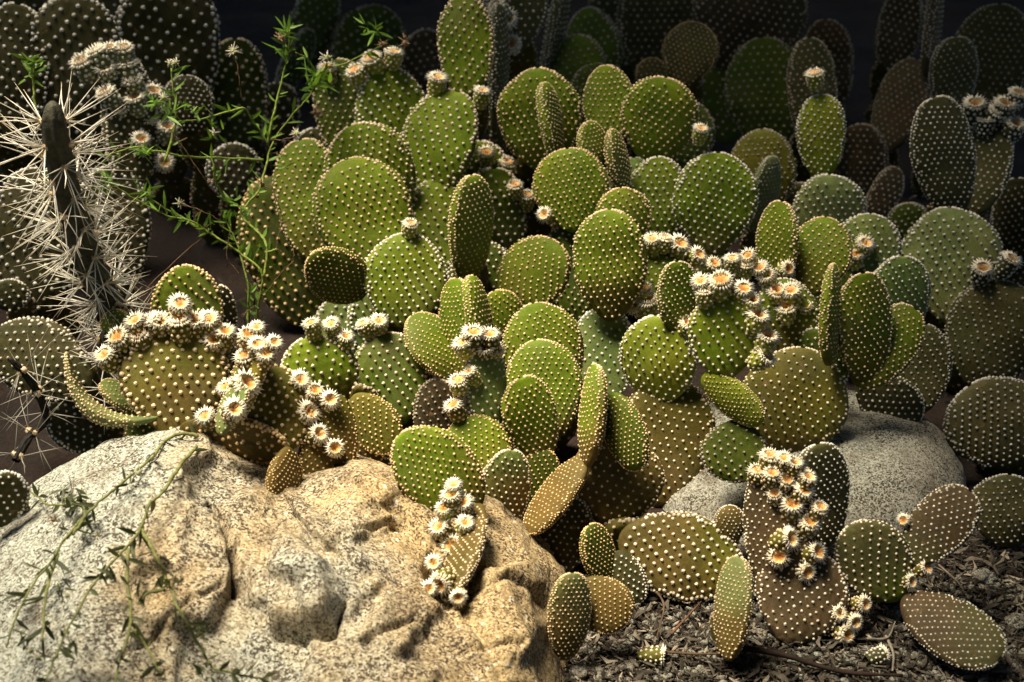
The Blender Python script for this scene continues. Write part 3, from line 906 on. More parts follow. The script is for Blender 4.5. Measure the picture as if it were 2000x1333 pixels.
def place_fruits(key, ploc):
    p = PADS[key]
    rng = random.Random(hash_key(key) + 5)
    c2 = np.array(((p.px[0] + p.px[2]) / 2, (p.px[1] + p.px[3]) / 2))
    for (pk, fx, fy, size) in [f for f in FRUITS if f[0] == key]:
        # nearest place on the pad's rim, as seen in depth
        uu = np.linspace(.12, 1, 40)
        cand = np.concatenate([p.surf(uu, np.zeros(40)), p.surf(uu, np.full(40, math.pi)), p.surf(uu, np.full(40, math.pi / 2)), p.surf(uu, np.full(40, -math.pi / 2))])
        rel = cand - CAM
        dz = rel @ FWD
        X = 1000 + (rel @ RT) / dz / PX; Y = 666.5 - (rel @ UP) / dz / PX
        dist = np.hypot(X - fx, Y - fy)
        near = np.where(dist < dist.min() + 14)[0]
        k = int(near[np.argmin(dz[near])])
        out = np.array((X[k] - c2[0], Y[k] - c2[1]))
        out = out / (np.linalg.norm(out) + 1e-6)
        d = dz[k]
        sz = size * PX * d * rng.uniform(.84, 1.04)
        kind = FKIND.get(key[0], 'w')
        if key in ('C1', 'C5', 'D18') and rng.random() < .5:
            kind = 'w'
        me, H = get_fruit(kind, rng.randrange(6))
        dirv = nrm(.5 * (out[0] * RT - out[1] * UP) - .85 * FWD + .45 * UP + .3 * np.array((rng.uniform(-1, 1), rng.uniform(-1, 1), rng.uniform(-.5, 1))))
        gap = dist[k] * PX * d
        crown = at(fx, fy, d - .35 * sz)
        base = crown - dirv * H * sz
        zax = dirv
        xax = nrm(np.cross(zax, np.array((rng.uniform(-1, 1), rng.uniform(-1, 1), .3))))
        yax = np.cross(zax, xax)
        M = Matrix(((*(np.array((xax[0], yax[0], zax[0])) * sz), 0), (*(np.array((xax[1], yax[1], zax[1])) * sz), 0), (*(np.array((xax[2], yax[2], zax[2])) * sz), 0), (0, 0, 0, 1)))
        M.translation = Vector(base - p.base)
        o = link('bud', me, p.obj)
        o.matrix_local = M

def interior(p):
    uu = np.linspace(.05, 1, 9)
    pts = [p.base + (p.tip - p.base) * u + p.s * p.W * .5 * math.sin(math.pi * u ** p.q) ** .47 * x for u in uu for x in (-.9, -.5, 0, .5, .9)]
    return np.array(pts)

STEMMED = []
def snap():
    """slide each pad a little along the line of sight so that its foot meets the pad it grows from"""
    for code, label, keys in PLANTS:
        for k in keys:
            p = PADS[k]
            best = None
            for k2 in keys:
                q = PADS[k2]
                if q is p:
                    continue
                pts = interior(q)
                rel = pts - CAM; dz = rel @ FWD
                X = 1000 + (rel @ RT) / dz / PX; Y = 666.5 - (rel @ UP) / dz / PX
                dist = np.hypot(X - p.px[0], Y - p.px[1])
                i = int(np.argmin(dist))
                if dist[i] < 26:
                    d0 = (p.base - CAM) @ FWD
                    e = dz[i] - d0
                    if best is None or abs(e) < abs(best):
                        best = e
            if best is not None and .008 < abs(best) < .11:
                lim = max(-.016, min(.016, best * .9))
                d0 = (p.base - CAM) @ FWD
                sc = (d0 + lim) / d0
                mid = CAM + (p.base - CAM) * sc - p.base
                p.base = p.base + mid; p.tip = p.tip + mid

def build_plants():
    snap()
    for code, label, keys in PLANTS:
        ps = [PADS[k] for k in keys]
        pts = {p.key: interior(p) for p in ps}
        lows = sorted(ps, key=lambda p: p.base[2])
        root = lows[0].base.copy(); root[2] = 0.0
        e = empty('cactus', Vector(root), label, 'cactus', 'bunny-ear cactuses growing in a dense bed')
        extra = []
        stems = []
        for p in ps:
            best = 9
            for q in ps:
                if q is not p:
                    best = min(best, np.sqrt(((pts[q.key] - p.base) ** 2).sum(1)).min())
            if (best > .045 or len(ps) == 1 or p is lows[0]) and p.base[2] > .015:
                near = [s for s in stems if math.hypot(s[0] - p.base[0], s[1] - p.base[1]) < .035 and s[2] >= p.base[2] - .02]
                if near:
                    continue
                stems.append(p.base.copy())
                STEMMED.append((p.key, round(float(best), 3), round(float(p.base[2]), 3)))
                top = p.base + nrm(p.tip - p.base) * .016 + np.array((0, .022, 0))
                z = top[2]
                k = 0
                rng = random.Random(hash_key(p.key) + 3)
                cur = top
                while cur[2] > 0.0 and k < 6:
                    step = min(.10, cur[2] + .02) if cur[2] > .13 else cur[2] + .015
                    nxt = cur + np.array((rng.uniform(-.008, .008), rng.uniform(.015, .035), -step))
                    if cur[2] < .03:
                        break
                    s = Pad(); s.__dict__.update(p.__dict__)
                    s.key = p.key + 'stem%d' % k
                    s.base, s.tip = nxt, cur + np.array((0, 0, .012))
                    s.W = min(.075, p.W * .75) ; s.T = s.W * .35
                    s.bend = s.cup = s.twist = 0
                    s.col, s.col2, s.bright, s.hi, s.tone, s.sp, s.dot, s.keep, s.tb = 'o', None, .6, False, .6, .013, .17, .6, .5
                    ax = nrm(s.tip - s.base)
                    s.n = nrm(p.n - np.dot(p.n, ax) * ax); s.s = np.cross(ax, s.n)
                    s.wrinkle, s.q = False, 1.1
                    extra.append(s)
                    cur = nxt; k += 1
        for p in ps + extra:
            build_pad(p, e, root)
        for k in keys:
            place_fruits(k, root)

build_plants()

# ------------------------------------------------------------------ ground
def build_ground():
    mb = MB()
    xs = np.r_[np.linspace(-30, -1.7, 8), np.linspace(-1.6, 1.6, 150), np.linspace(1.7, 30, 8)]
    ys = np.r_[np.linspace(-20, .6, 8), np.linspace(.7, 3.6, 150), np.linspace(3.8, 40, 10)]
    X, Y = np.meshgrid(xs, ys)
    Z = np.array([[noise.fractal(Vector((x * 5, y * 5, 0)), 1, 2, 4) * .010 for x in r] for r in np.stack([X, Y], -1)[:, :, 0]]) if False else \
        np.array([noise.fractal(Vector((a * 6, b * 6, 0)), 1, 2, 4) for a, b in zip(X.ravel(), Y.ravel())]).reshape(X.shape) * .008 - .006
    v = np.stack([X, Y, Z], -1).reshape(-1, 3)
    h, w = X.shape
    i = np.arange(h * w).reshape(h, w)
    q = np.stack([i[:-1, :-1], i[:-1, 1:], i[1:, 1:], i[1:, :-1]], -1).reshape(-1, 4)
    mb.add(v, (.06, .04, .03), None, q)
    o = link('ground', mb.build('ground', [SOIL]))
    tag(o, 'dark brown soil between and under the cactuses', 'soil', None, 'structure')
build_ground()

def scatter_litter():
    rng = np.random.default_rng(5)
    mb = MB()
    for i in range(14500):
        if i < 13200:
            px, py = rng.uniform(1040, 2080), rng.uniform(1040, 1380)
        else:
            px, py = rng.uniform(250, 2000), rng.uniform(150, 1040)
        d = ground_depth(py)
        p = at(px, py, d); p[2] = rng.uniform(-.002, .006)
        L = rng.uniform(.003, .011) * (1.0 if rng.random() < .8 else 2.2); w = L * rng.uniform(.08, .32); t = w * .35
        a = rng.uniform(0, math.tau); tilt = rng.normal() * .25
        ax = np.array((math.cos(a), math.sin(a), tilt)); ax = nrm(ax)
        sd = nrm(np.cross(ax, (rng.normal() * .3, rng.normal() * .3, 1))); up = np.cross(sd, ax)
        cv = rng.normal() * .15 * L
        pts = []
        for s, k in ((-.5, .35), (0, 1), (.5, .2)):
            c = p + ax * L * s + sd * (cv if s == 0 else 0) + (0, 0, t)
            pts += [c + sd * w * .5 * k, c - sd * w * .5 * k, c + up * t * .5 - (0, 0, t * 0)]
        f3 = [(0, 2, 1), (6, 7, 8)]
        f4 = [(0, 3, 5, 2), (2, 5, 4, 1), (1, 4, 3, 0), (3, 6, 8, 5), (5, 8, 7, 4), (4, 7, 6, 3)]
        br = rng.choice([.15, .33, .7, 1.4], p=[.38, .32, .22, .08])
        mb.add(np.array(pts), np.array((.20, .17, .135)) * br * rng.uniform(.8, 1.2), f3, f4)
    o = link('litter', mb.build('litter', [DRY], False))
    tag(o, 'pale dry chips and leaf bits scattered over the soil', 'mulch', None, 'stuff')
    mb = MB()
    for i in range(1100):
        px, py = rng.uniform(1080, 2060), rng.uniform(1120, 1370)
        d = ground_depth(py)
        p = at(px, py, d); p[2] = .001
        rr = rng.uniform(.0015, .0055)
        add_pebble(mb, p, rr, rng)
    o = link('gravel', mb.build('gravel', [PEBBLE], True))
    tag(o, 'small pale grit lying among the mulch', 'gravel', None, 'stuff')

def ico():
    t = (1 + 5 ** .5) / 2
    v = nrm(np.array([(-1, t, 0), (1, t, 0), (-1, -t, 0), (1, -t, 0), (0, -1, t), (0, 1, t), (0, -1, -t), (0, 1, -t), (t, 0, -1), (t, 0, 1), (-t, 0, -1), (-t, 0, 1)], float))
    f = [(0, 11, 5), (0, 5, 1), (0, 1, 7), (0, 7, 10), (0, 10, 11), (1, 5, 9), (5, 11, 4), (11, 10, 2), (10, 7, 6), (7, 1, 8), (3, 9, 4), (3, 4, 2), (3, 2, 6), (3, 6, 8), (3, 8, 9), (4, 9, 5), (2, 4, 11), (6, 2, 10), (8, 6, 7), (9, 8, 1)]
    return v, f
def subdivide(v, f, n):
    for _ in range(n):
        v = list(map(tuple, v)); cache = {}; nf = []
        def mid(a, b):
            k = (min(a, b), max(a, b))
            if k not in cache:
                m = nrm(np.array(v[a]) + np.array(v[b])); v.append(tuple(m)); cache[k] = len(v) - 1
            return cache[k]
        for a, b, c in f:
            x, y, z = mid(a, b), mid(b, c), mid(c, a)
            nf += [(a, x, z), (b, y, x), (c, z, y), (x, y, z)]
        f = nf; v = np.array(v)
    return np.array(v), f
ICO1, ICO3 = subdivide(*ico(), 1), subdivide(*ico(), 4)

def add_pebble(mb, p, r, rng, ic=None):
    v, f = ic or ICO1
    s = np.array((rng.uniform(.8, 1.3), rng.uniform(.7, 1.1), rng.uniform(.5, .8)))
    off = Vector(rng.uniform(0, 50, 3))
    k = np.array([1 + .35 * noise.noise(Vector(a) * 1.3 + off) + .12 * noise.noise(Vector(a) * 4 + off) for a in v])
    mb.add(p + v * k[:, None] * s * r, (.3, .3, .3), f)
scatter_litter()

def stone(px, py, wpx, label, seed, mat=PEBBLE, flat=.7):
    rng = np.random.default_rng(seed)
    d = ground_depth(py)
    p = at(px, py, d); p[2] = wpx * PX * d * .12
    mb = MB()
    v, f = ICO3
    off = Vector(rng.uniform(0, 50, 3))
    k = np.array([1 + .45 * noise.noise(Vector(a) * 1.1 + off) + .16 * noise.noise(Vector(a) * 3 + off) + .04 * noise.noise(Vector(a) * 11 + off) for a in v])
    mb.add(v * k[:, None] * np.array((1, .85, flat)) * wpx * PX * d * .5, (.3, .3, .3), f)
    o = link('stone', mb.build('stone', [mat]), None, Vector(p))
    return tag(o, label, 'stone', 'loose stones on the mulch')
stone(1922, 1135, 48, 'pale angular stone lying alone on the mulch at the right', 3)
stone(1128, 1318, 46, 'grey stone on the mulch beside the right foot of the boulder', 4)
stone(1745, 1208, 34, 'small pale stone just left of the flat lying pad', 6)
stone(1985, 1222, 40, 'whitish stone at the very right edge of the mulch', 8)
stone(1540, 1128, 30, 'small grey stone between the budded brown pad and its neighbours', 9)

# ------------------------------------------------------------------ boulders
def proj(P):
    rel = P - CAM
    dz = rel @ FWD
    return 1000 + (rel @ RT) / dz / PX, 666.5 - (rel @ UP) / dz / PX

def poly_sdf(x, y, poly):
    """signed distance in pixels, positive inside"""
    P = np.array(poly, float)
    n = len(P)
    dmin = np.full(x.shape, 1e9)
    inside = np.zeros(x.shape, bool)
    for i in range(n):
        a, b = P[i], P[(i + 1) % n]
        e = b - a
        t = np.clip(((x - a[0]) * e[0] + (y - a[1]) * e[1]) / (e @ e), 0, 1)
        dmin = np.minimum(dmin, np.hypot(x - a[0] - t * e[0], y - a[1] - t * e[1]))
        c = ((a[1] > y) != (b[1] > y)) & (x < (b[0] - a[0]) * (y - a[1]) / (b[1] - a[1] + 1e-9) + a[0])
        inside ^= c
    return np.where(inside, dmin, -dmin)

def line_dist(x, y, line):
    P = np.array(line, float)
    dmin = np.full(x.shape, 1e9)
    for a, b in zip(P[:-1], P[1:]):
        e = b - a
        t = np.clip(((x - a[0]) * e[0] + (y - a[1]) * e[1]) / (e @ e), 0, 1)
        dmin = np.minimum(dmin, np.hypot(x - a[0] - t * e[0], y - a[1] - t * e[1]))
    return dmin

def boulder(name, C, rad, rot, label, mat, lobes=(), grooves=(), seed=0, n=(300, 520), ex=.8, group=None, rough=1.0, tilt=0.0, crest=None):
    nu, nv = n
    th = np.linspace(0.001, math.pi * .66, nu)
    ph = np.linspace(0, math.tau, nv, endpoint=False)
    TH, PHI = np.meshgrid(th, ph, indexing='ij')
    sg = lambda t, e: np.sign(t) * np.abs(t) ** e
    x = sg(np.sin(TH), ex) * sg(np.cos(PHI), ex); y = sg(np.sin(TH), ex) * sg(np.sin(PHI), ex); z = sg(np.cos(TH), ex)
    x, y = x * rad[0], y * rad[1]
    z = z * rad[2] * (1 - tilt * x / rad[0])
    c, s = math.cos(rot), math.sin(rot)
    P = np.stack([x * c - y * s, x * s + y * c, z], -1).reshape(-1, 3)
    N = nrm(P / (np.array(rad) ** 2))
    W = P + np.array(C)
    if crest:                                   # the crest of the stone rises and dips along its length
        back, front, floor = crest[1], crest[2], -.05
        xn, yn, zn = x / rad[0], y / rad[1], z / (rad[2] * (1 - tilt * x / rad[0]))
        Xw = C[0] + rad[0] * xn
        Yw = C[1] + np.where(yn > 0, back, front) * yn
        top = np.clip(1 - np.abs(xn) ** (2 / ex), 0, 1) ** (ex / 2)
        H = np.interp(Xw, [a for a, b in crest[0]], [b for a, b in crest[0]]) / np.maximum(top, .4)
        Zw = np.where(zn > 0, zn * H, zn * .08)
        G = np.stack([Xw, Yw, Zw], -1)
        du = np.gradient(G, axis=0); dv = np.roll(G, -1, 1) - np.roll(G, 1, 1)
        nn = nrm(np.cross(du, dv)).reshape(-1, 3)
        W = G.reshape(-1, 3)
        N = np.where(np.sum(nn * (W - np.array((C[0], C[1], 0))), axis=1, keepdims=True) < 0, -nn, nn)
        N[np.linalg.norm(N, axis=1) < .5] = (0, 0, 1)
    off = Vector((seed * 3.1, 2.0, 1.0))
    if crest:                                   # flat broken planes
        rs = np.random.default_rng(seed + 11)
        vis = np.where((W[:, 2] > .01))[0]
        sd_i = []
        while len(sd_i) < 46:
            k = rs.choice(vis)
            if all(np.linalg.norm(W[k] - W[m]) > .045 for m in sd_i):
                sd_i.append(k)
        S = W[sd_i]; SN = nrm(N[sd_i] + rs.normal(size=(len(sd_i), 3)) * .10)
        wob3 = np.array([noise.noise_vector(Vector(p * 18)) for p in W]) * .012
        D2 = (((W + wob3)[:, None] - S[None]) ** 2).sum(-1)
        D2 -= D2.min(axis=1, keepdims=True)
        wt = np.exp(-D2 / (2 * .014 ** 2)); wt /= wt.sum(1, keepdims=True)
        offp = np.einsum('nij,ij->ni', S[None] - W[:, None], SN)
        W = W + N * np.clip((wt * offp).sum(1) * .75, -.02, .02)[:, None]
    big = np.array([noise.fractal(Vector(p * 5) + off, 1, 2, 4) for p in P])
    fine = np.array([noise.fractal(Vector(p * 38) + off, .9, 2, 4) for p in P])
    W = W + N * (big * .006 * rough + fine * .0022)[:, None]
    if lobes or grooves:
        X, Y = proj(W)
        wob = np.array([noise.noise(Vector((a * .03, b * .03, 0))) for a, b in zip(X, Y)]) * 14
        facing = np.clip(np.sum(N * nrm(CAM - W), axis=1) * 4, 0, 1)
        dsp = np.zeros(len(W))
        for poly, A, k in lobes:
            sd = poly_sdf(X, Y, poly) + wob
            c0 = np.array(poly, float)
            al = c0 @ np.array((.8, .6)); t = ((X * .8 + Y * .6) - al.min()) / (al.max() - al.min())
            dsp += 1.25 * A * (.22 + .78 * np.clip(t, 0, 1.2)) / (1 + np.exp(-np.clip(sd / k, -30, 30)))
        for line, A, w in grooves:
            dd = line_dist(X + wob * .6, Y + wob * .4, line)
            dsp -= 1.25 * A * np.exp(-(dd / w) ** 2)
        W = W + N * (dsp * facing)[:, None]
    i = np.arange(nu * nv).reshape(nu, nv)
    j = np.roll(i, -1, 1)
    q = np.stack([i[:-1], i[1:], j[1:], j[:-1]], -1).reshape(-1, 4)
    mb = MB()
    org = np.array((C[0], C[1], 0.0))
    mb.add(W - org, (.4, .4, .4), None, q)
    o = link(name, mb.build(name, [mat]), None, Vector(org))
    return tag(o, label, 'rock', group)

LOBES = [
    ([(428, 1002), (482, 985), (560, 1050), (640, 1130), (668, 1185), (650, 1228), (604, 1250), (548, 1236), (490, 1180), (452, 1100)], .026, 5),
    ([(300, 1020), (372, 985), (425, 1010), (452, 1150), (400, 1230), (290, 1230), (250, 1120)], .018, 5),
    ([(630, 985), (700, 950), (770, 1035), (720, 1052), (665, 1062)], .014, 3),
    ([(430, 960), (560, 955), (650, 1030), (668, 1078), (560, 1060), (500, 1000)], .012, 5),
    ([(665, 1060), (788, 1032), (838, 1090), (820, 1130), (850, 1200), (780, 1290), (700, 1250), (735, 1165)], .014, 5),
    ([(560, 1085), (700, 1085), (735, 1155), (690, 1190), (640, 1150)], .010, 5),
    ([(880, 1170), (1000, 1140), (1060, 1240), (980, 1310), (900, 1260)], .012, 8),
    ([(930, 1010), (1070, 1030), (1100, 1180), (1010, 1160)], .010, 6),
    ([(120, 930), (330, 860), (400, 930), (330, 1000), (160, 1060)], .010, 11),
    ([(560, 1290), (700, 1262), (860, 1320), (760, 1420), (560, 1420)], .012, 8),
    ([(60, 1180), (200, 1120), (270, 1260), (180, 1400), (20, 1400)], .012, 11),
]
GROOVES = [
    ([(408, 985), (432, 1030), (445, 1080), (456, 1160)], .020, 6),
    ([(540, 1242), (600, 1256), (652, 1236), (672, 1190)], .016, 6),
    ([(560, 985), (612, 1060), (655, 1076), (735, 1165)], .008, 4),
    ([(640, 1075), (700, 1052), (790, 1032), (842, 1095), (830, 1150)], .009, 4),
    ([(698, 940), (735, 985), (775, 1042)], .010, 4),
    ([(920, 1020), (935, 1110), (905, 1200), (980, 1320)], .007, 7),
    ([(230, 1300), (370, 1190), (425, 1168)], .006, 5),
    ([(870, 1185), (990, 1130), (1065, 1185)], .006, 5),
    ([(690, 1262), (800, 1228), (905, 1275), (1010, 1262)], .007, 5),
]
CREST = ([(-.56, .05), (-.535, .085), (-.50, .125), (-.45, .155), (-.405, .170), (-.35, .180), (-.30, .160), (-.25, .138), (-.22, .130), (-.158, .143),
          (-.105, .126), (-.06, .113), (-.026, .098), (.0, .075), (.03, .045), (.06, .02)], .12, .50)
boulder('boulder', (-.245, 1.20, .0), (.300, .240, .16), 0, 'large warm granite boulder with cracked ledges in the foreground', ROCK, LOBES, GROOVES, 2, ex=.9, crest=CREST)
boulder('boulder', (.355, 1.41, -.015), (.190, .165, .086), R(-8), 'smooth grey blurred boulder behind the budded brown pads', ROCK2, (), (), 5, (120, 200), .9, None, .35, tilt=-.35)
b4 = at(1290, 1175, 1.57)
boulder('boulder', (b4[0], b4[1] + .02, -.01), (.055, .05, .03), R(10), 'small grey rock under the fat sideways pad', ROCK2, (), (), 9, (60, 100), .9, None, .6)

# ------------------------------------------------------------------ cylindrical cactus with long white spines
def spiny(label, line, rad, seed, n_spines, slen, rows=6, spacing=.022, tint=(.085, .085, .06), thick=1.0, pale=1.0):
    rng = np.random.default_rng(seed)
    pts = smooth_line([at(*p) for p in line], 40)
    root = pts[0].copy(); root[2] = 0
    e = empty('spiny_cactus', Vector(root), label, 'cactus', None)
    mb = MB()
    r = np.interp(np.linspace(0, 1, 40), [0, .3, .82, .92, .975, 1], np.array((1.1, 1.1, 1.0, .82, .55, .15)) * rad)
    # ribbed stem
    tg = nrm(np.gradient(pts, axis=0))
    a = nrm(np.cross(tg, (.2, .9, .3))); b = np.cross(tg, a)
    K = 36
    an = np.linspace(0, math.tau, K, endpoint=False)
    tw = np.linspace(0, 1.2, 40)
    rr = r[:, None] * (1 + .10 * np.cos(rows * (an[None] + tw[:, None])))
    rr = rr * (1 + .04 * rng.normal(size=rr.shape))
    v = pts[:, None] + rr[..., None] * (np.cos(an)[None, :, None] * a[:, None] + np.sin(an)[None, :, None] * b[:, None])
    i = np.arange(40 * K).reshape(40, K); j = np.roll(i, -1, 1)
    q = np.stack([i[:-1], j[:-1], j[1:], i[1:]], -1).reshape(-1, 4)
    t3 = [(39 * K + k, 39 * K + (k + 1) % K, 40 * K) for k in range(K)]
    mb.add(np.concatenate([v.reshape(-1, 3), pts[-1:]]) - root, tint, t3, q)
    link('stem', mb.build('stem', [STEM]), e)
    arc = np.r_[0, np.cumsum(np.linalg.norm(np.diff(pts, axis=0), axis=1))]
    s = arc[-1] * .04
    k = 0
    while s < arc[-1] * .955:
        f = np.interp(s, arc, np.arange(40)); ii = min(int(f), 38); w = f - ii
        c = pts[ii] * (1 - w) + pts[ii + 1] * w
        for m in range(rows // 2):
            an_ = math.tau * (m * 2 + (k % 2)) / rows - tw[ii] + rng.normal() * .06
            out = math.cos(an_) * a[ii] + math.sin(an_) * b[ii]
            if out @ FWD > .75 or (out @ FWD < -.8 and rng.random() < .5):
                continue
            base = c + out * r[ii] * 1.05
            mb = MB()
            add_tufts(mb, base[None] - root, out[None], np.array([.004]), .7, rng, True, 0)
            for sidx in range(n_spines):
                dv = nrm(out * rng.uniform(.35, 1.0) + tg[ii] * rng.uniform(-.9, .9) + np.cross(out, tg[ii]) * rng.uniform(-1, 1))
                L = slen * rng.uniform(.55, 1.15) * (1 - .35 * (1 - s / arc[-1]))
                tip = base + dv * L + np.array((0, 0, -1)) * L * .06 * rng.random()
                mid = (base + tip) / 2 + rng.normal(size=3) * L * .012
                col = np.array((.86, .84, .76)) * pale * rng.uniform(.7, 1.05)
                tube(mb, np.array([base, mid, tip]) - root, thick * np.array((.0011, .0009, .00015)) * rng.uniform(.8, 1.15), np.array([col * (1, .92, .8), col, col * (.95, .82, .64)]), 5)
            link('spine_cluster', mb.build('spine_cluster', [SPINE]), e)
        s += spacing; k += 1
    return e

spiny('leaning dark columnar cactus bristling with long white spines', [(262, 720, 1.73), (228, 620, 1.67), (185, 540, 1.60), (150, 440, 1.54), (122, 340, 1.49), (108, 260, 1.455), (102, 198, 1.44)], .0132, 4, 11, .078, 6, .0215, (.050, .048, .030), .68)
spiny('spiny dark branch low beside the left shoulder of the boulder', [(30, 900, 1.56), (60, 850, 1.58), (90, 815, 1.60), (60, 745, 1.57), (18, 700, 1.55)], .004, 9, 4, .07, 6, .032, (.012, .010, .008), .55, .5)
spiny('short spiny stub between the sideways pad and the budded brown pad', [(240, 800, 1.62), (205, 740, 1.60), (197, 690, 1.58), (205, 645, 1.57)], .005, 15, 6, .06, 4, .03, (.05, .05, .03), .7, .8)

# ------------------------------------------------------------------ weeds
def leaf(mb, p, dirv, L, w, tint, rng):
    dirv = nrm(dirv)
    side = nrm(np.cross(dirv, rng.normal(size=3))); up = np.cross(side, dirv)
    bend = rng.uniform(-.25, .25)
    v, f = [], []
    st = (0, .15, .35, .6, .82, 1.0); wd = (.15, .6, 1.0, .85, .5, .02)
    for s, k in zip(st, wd):
        c = p + dirv * L * s + up * bend * L * s * s
        ser = 1 + .12 * rng.normal()
        v += [c + side * w * .5 * k * ser + up * w * .15 * k, c, c - side * w * .5 * k * ser + up * w * .15 * k]
    for i in range(5):
        o = i * 3
        f += [(o, o + 3, o + 4, o + 1), (o + 1, o + 4, o + 5, o + 2)]
    mb.add(np.array(v), np.array(tint) * rng.uniform(.7, 1.25), None, f)

def weed(label, stems, tufts, heads, dry, lcol, scol, seed, ldens, lsize, rstem, dcol=(.12, .07, .035)):
    rng = np.random.default_rng(seed)
    root = at(*stems[0][0]); root = np.array((root[0], root[1], 0.0))
    e = empty('weed', Vector(root), label, 'weed', None)
    for line in stems:
        pts = smooth_line([at(*p) for p in line], 8 * len(line))
        pts = pts + np.cumsum(rng.normal(size=pts.shape) * .0004, axis=0)
        mb = MB()
        n = len(pts)
        tint = np.array(scol)[None] * rng.uniform(.85, 1.15, (n, 1))
        tube(mb, pts - root, np.linspace(rstem, rstem * .45, n), tint, 6)
        st = link('stem', mb.build('stem', [STEM]), e)
        mb = MB()
        arc = np.linalg.norm(np.diff(pts, axis=0), axis=1).sum()
        for k in range(max(1, int(arc * ldens))):
            i = rng.integers(2, n - 1)
            t = nrm(pts[min(i + 1, n - 1)] - pts[i - 1])
            d = nrm(t * rng.uniform(.3, .9) + nrm(np.cross(t, rng.normal(size=3))))
            leaf(mb, pts[i] - root, d, lsize * rng.uniform(.5, 1.2), lsize * .2, lcol, rng)
        link('leaves', mb.build('leaves', [LEAF]), st)
    for (x, y, d, sz, n) in tufts:
        mb = MB()
        c = at(x, y, d)
        for k in range(n):
            leaf(mb, c - root + rng.normal(size=3) * sz * PX * d * .25, rng.normal(size=3) + np.array((0, 0, .5)), (1.35 if ldens > 90 else 1.0) * sz * PX * d * rng.uniform(.4, 1), sz * PX * d * .2, np.array(lcol) * 1.15, rng)
        link('leaves', mb.build('leaves', [LEAF]), e)
    for (x, y, d, sz, white) in heads:
        mb = MB()
        c = at(x, y, d) - root
        col = np.array((.55, .50, .42)) if white else np.array((.22, .14, .08))
        r = sz * PX * d
        v, f = ICO1
        mb.add(c + v * r * .35, np.array((.25, .30, .10)) if white else col, f)
        for k in range(16):
            dv = nrm(rng.normal(size=3) + np.array((0, -.2, .6)))
            tube(mb, np.array([c, c + dv * r * rng.uniform(.6, 1)]), np.array((r * .09, r * .03)), col * rng.uniform(.8, 1.2), 4)
        link('flower_head', mb.build('flower_head', [STEM]), e)
    for line in dry:
        pts = smooth_line([at(*p) for p in line], 7 * len(line))
        pts = pts + np.cumsum(rng.normal(size=pts.shape) * .0006, axis=0)
        mb = MB()
        tube(mb, pts - root, np.linspace(rstem * .45, rstem * .25, len(pts)), dcol, 5)
        for k in range(3):
            i = rng.integers(1, len(pts))
            leaf(mb, pts[i] - root, rng.normal(size=3), .012, .003, dcol, rng)
        link('dry_twig', mb.build('dry_twig', [STEM]), e)
    return e

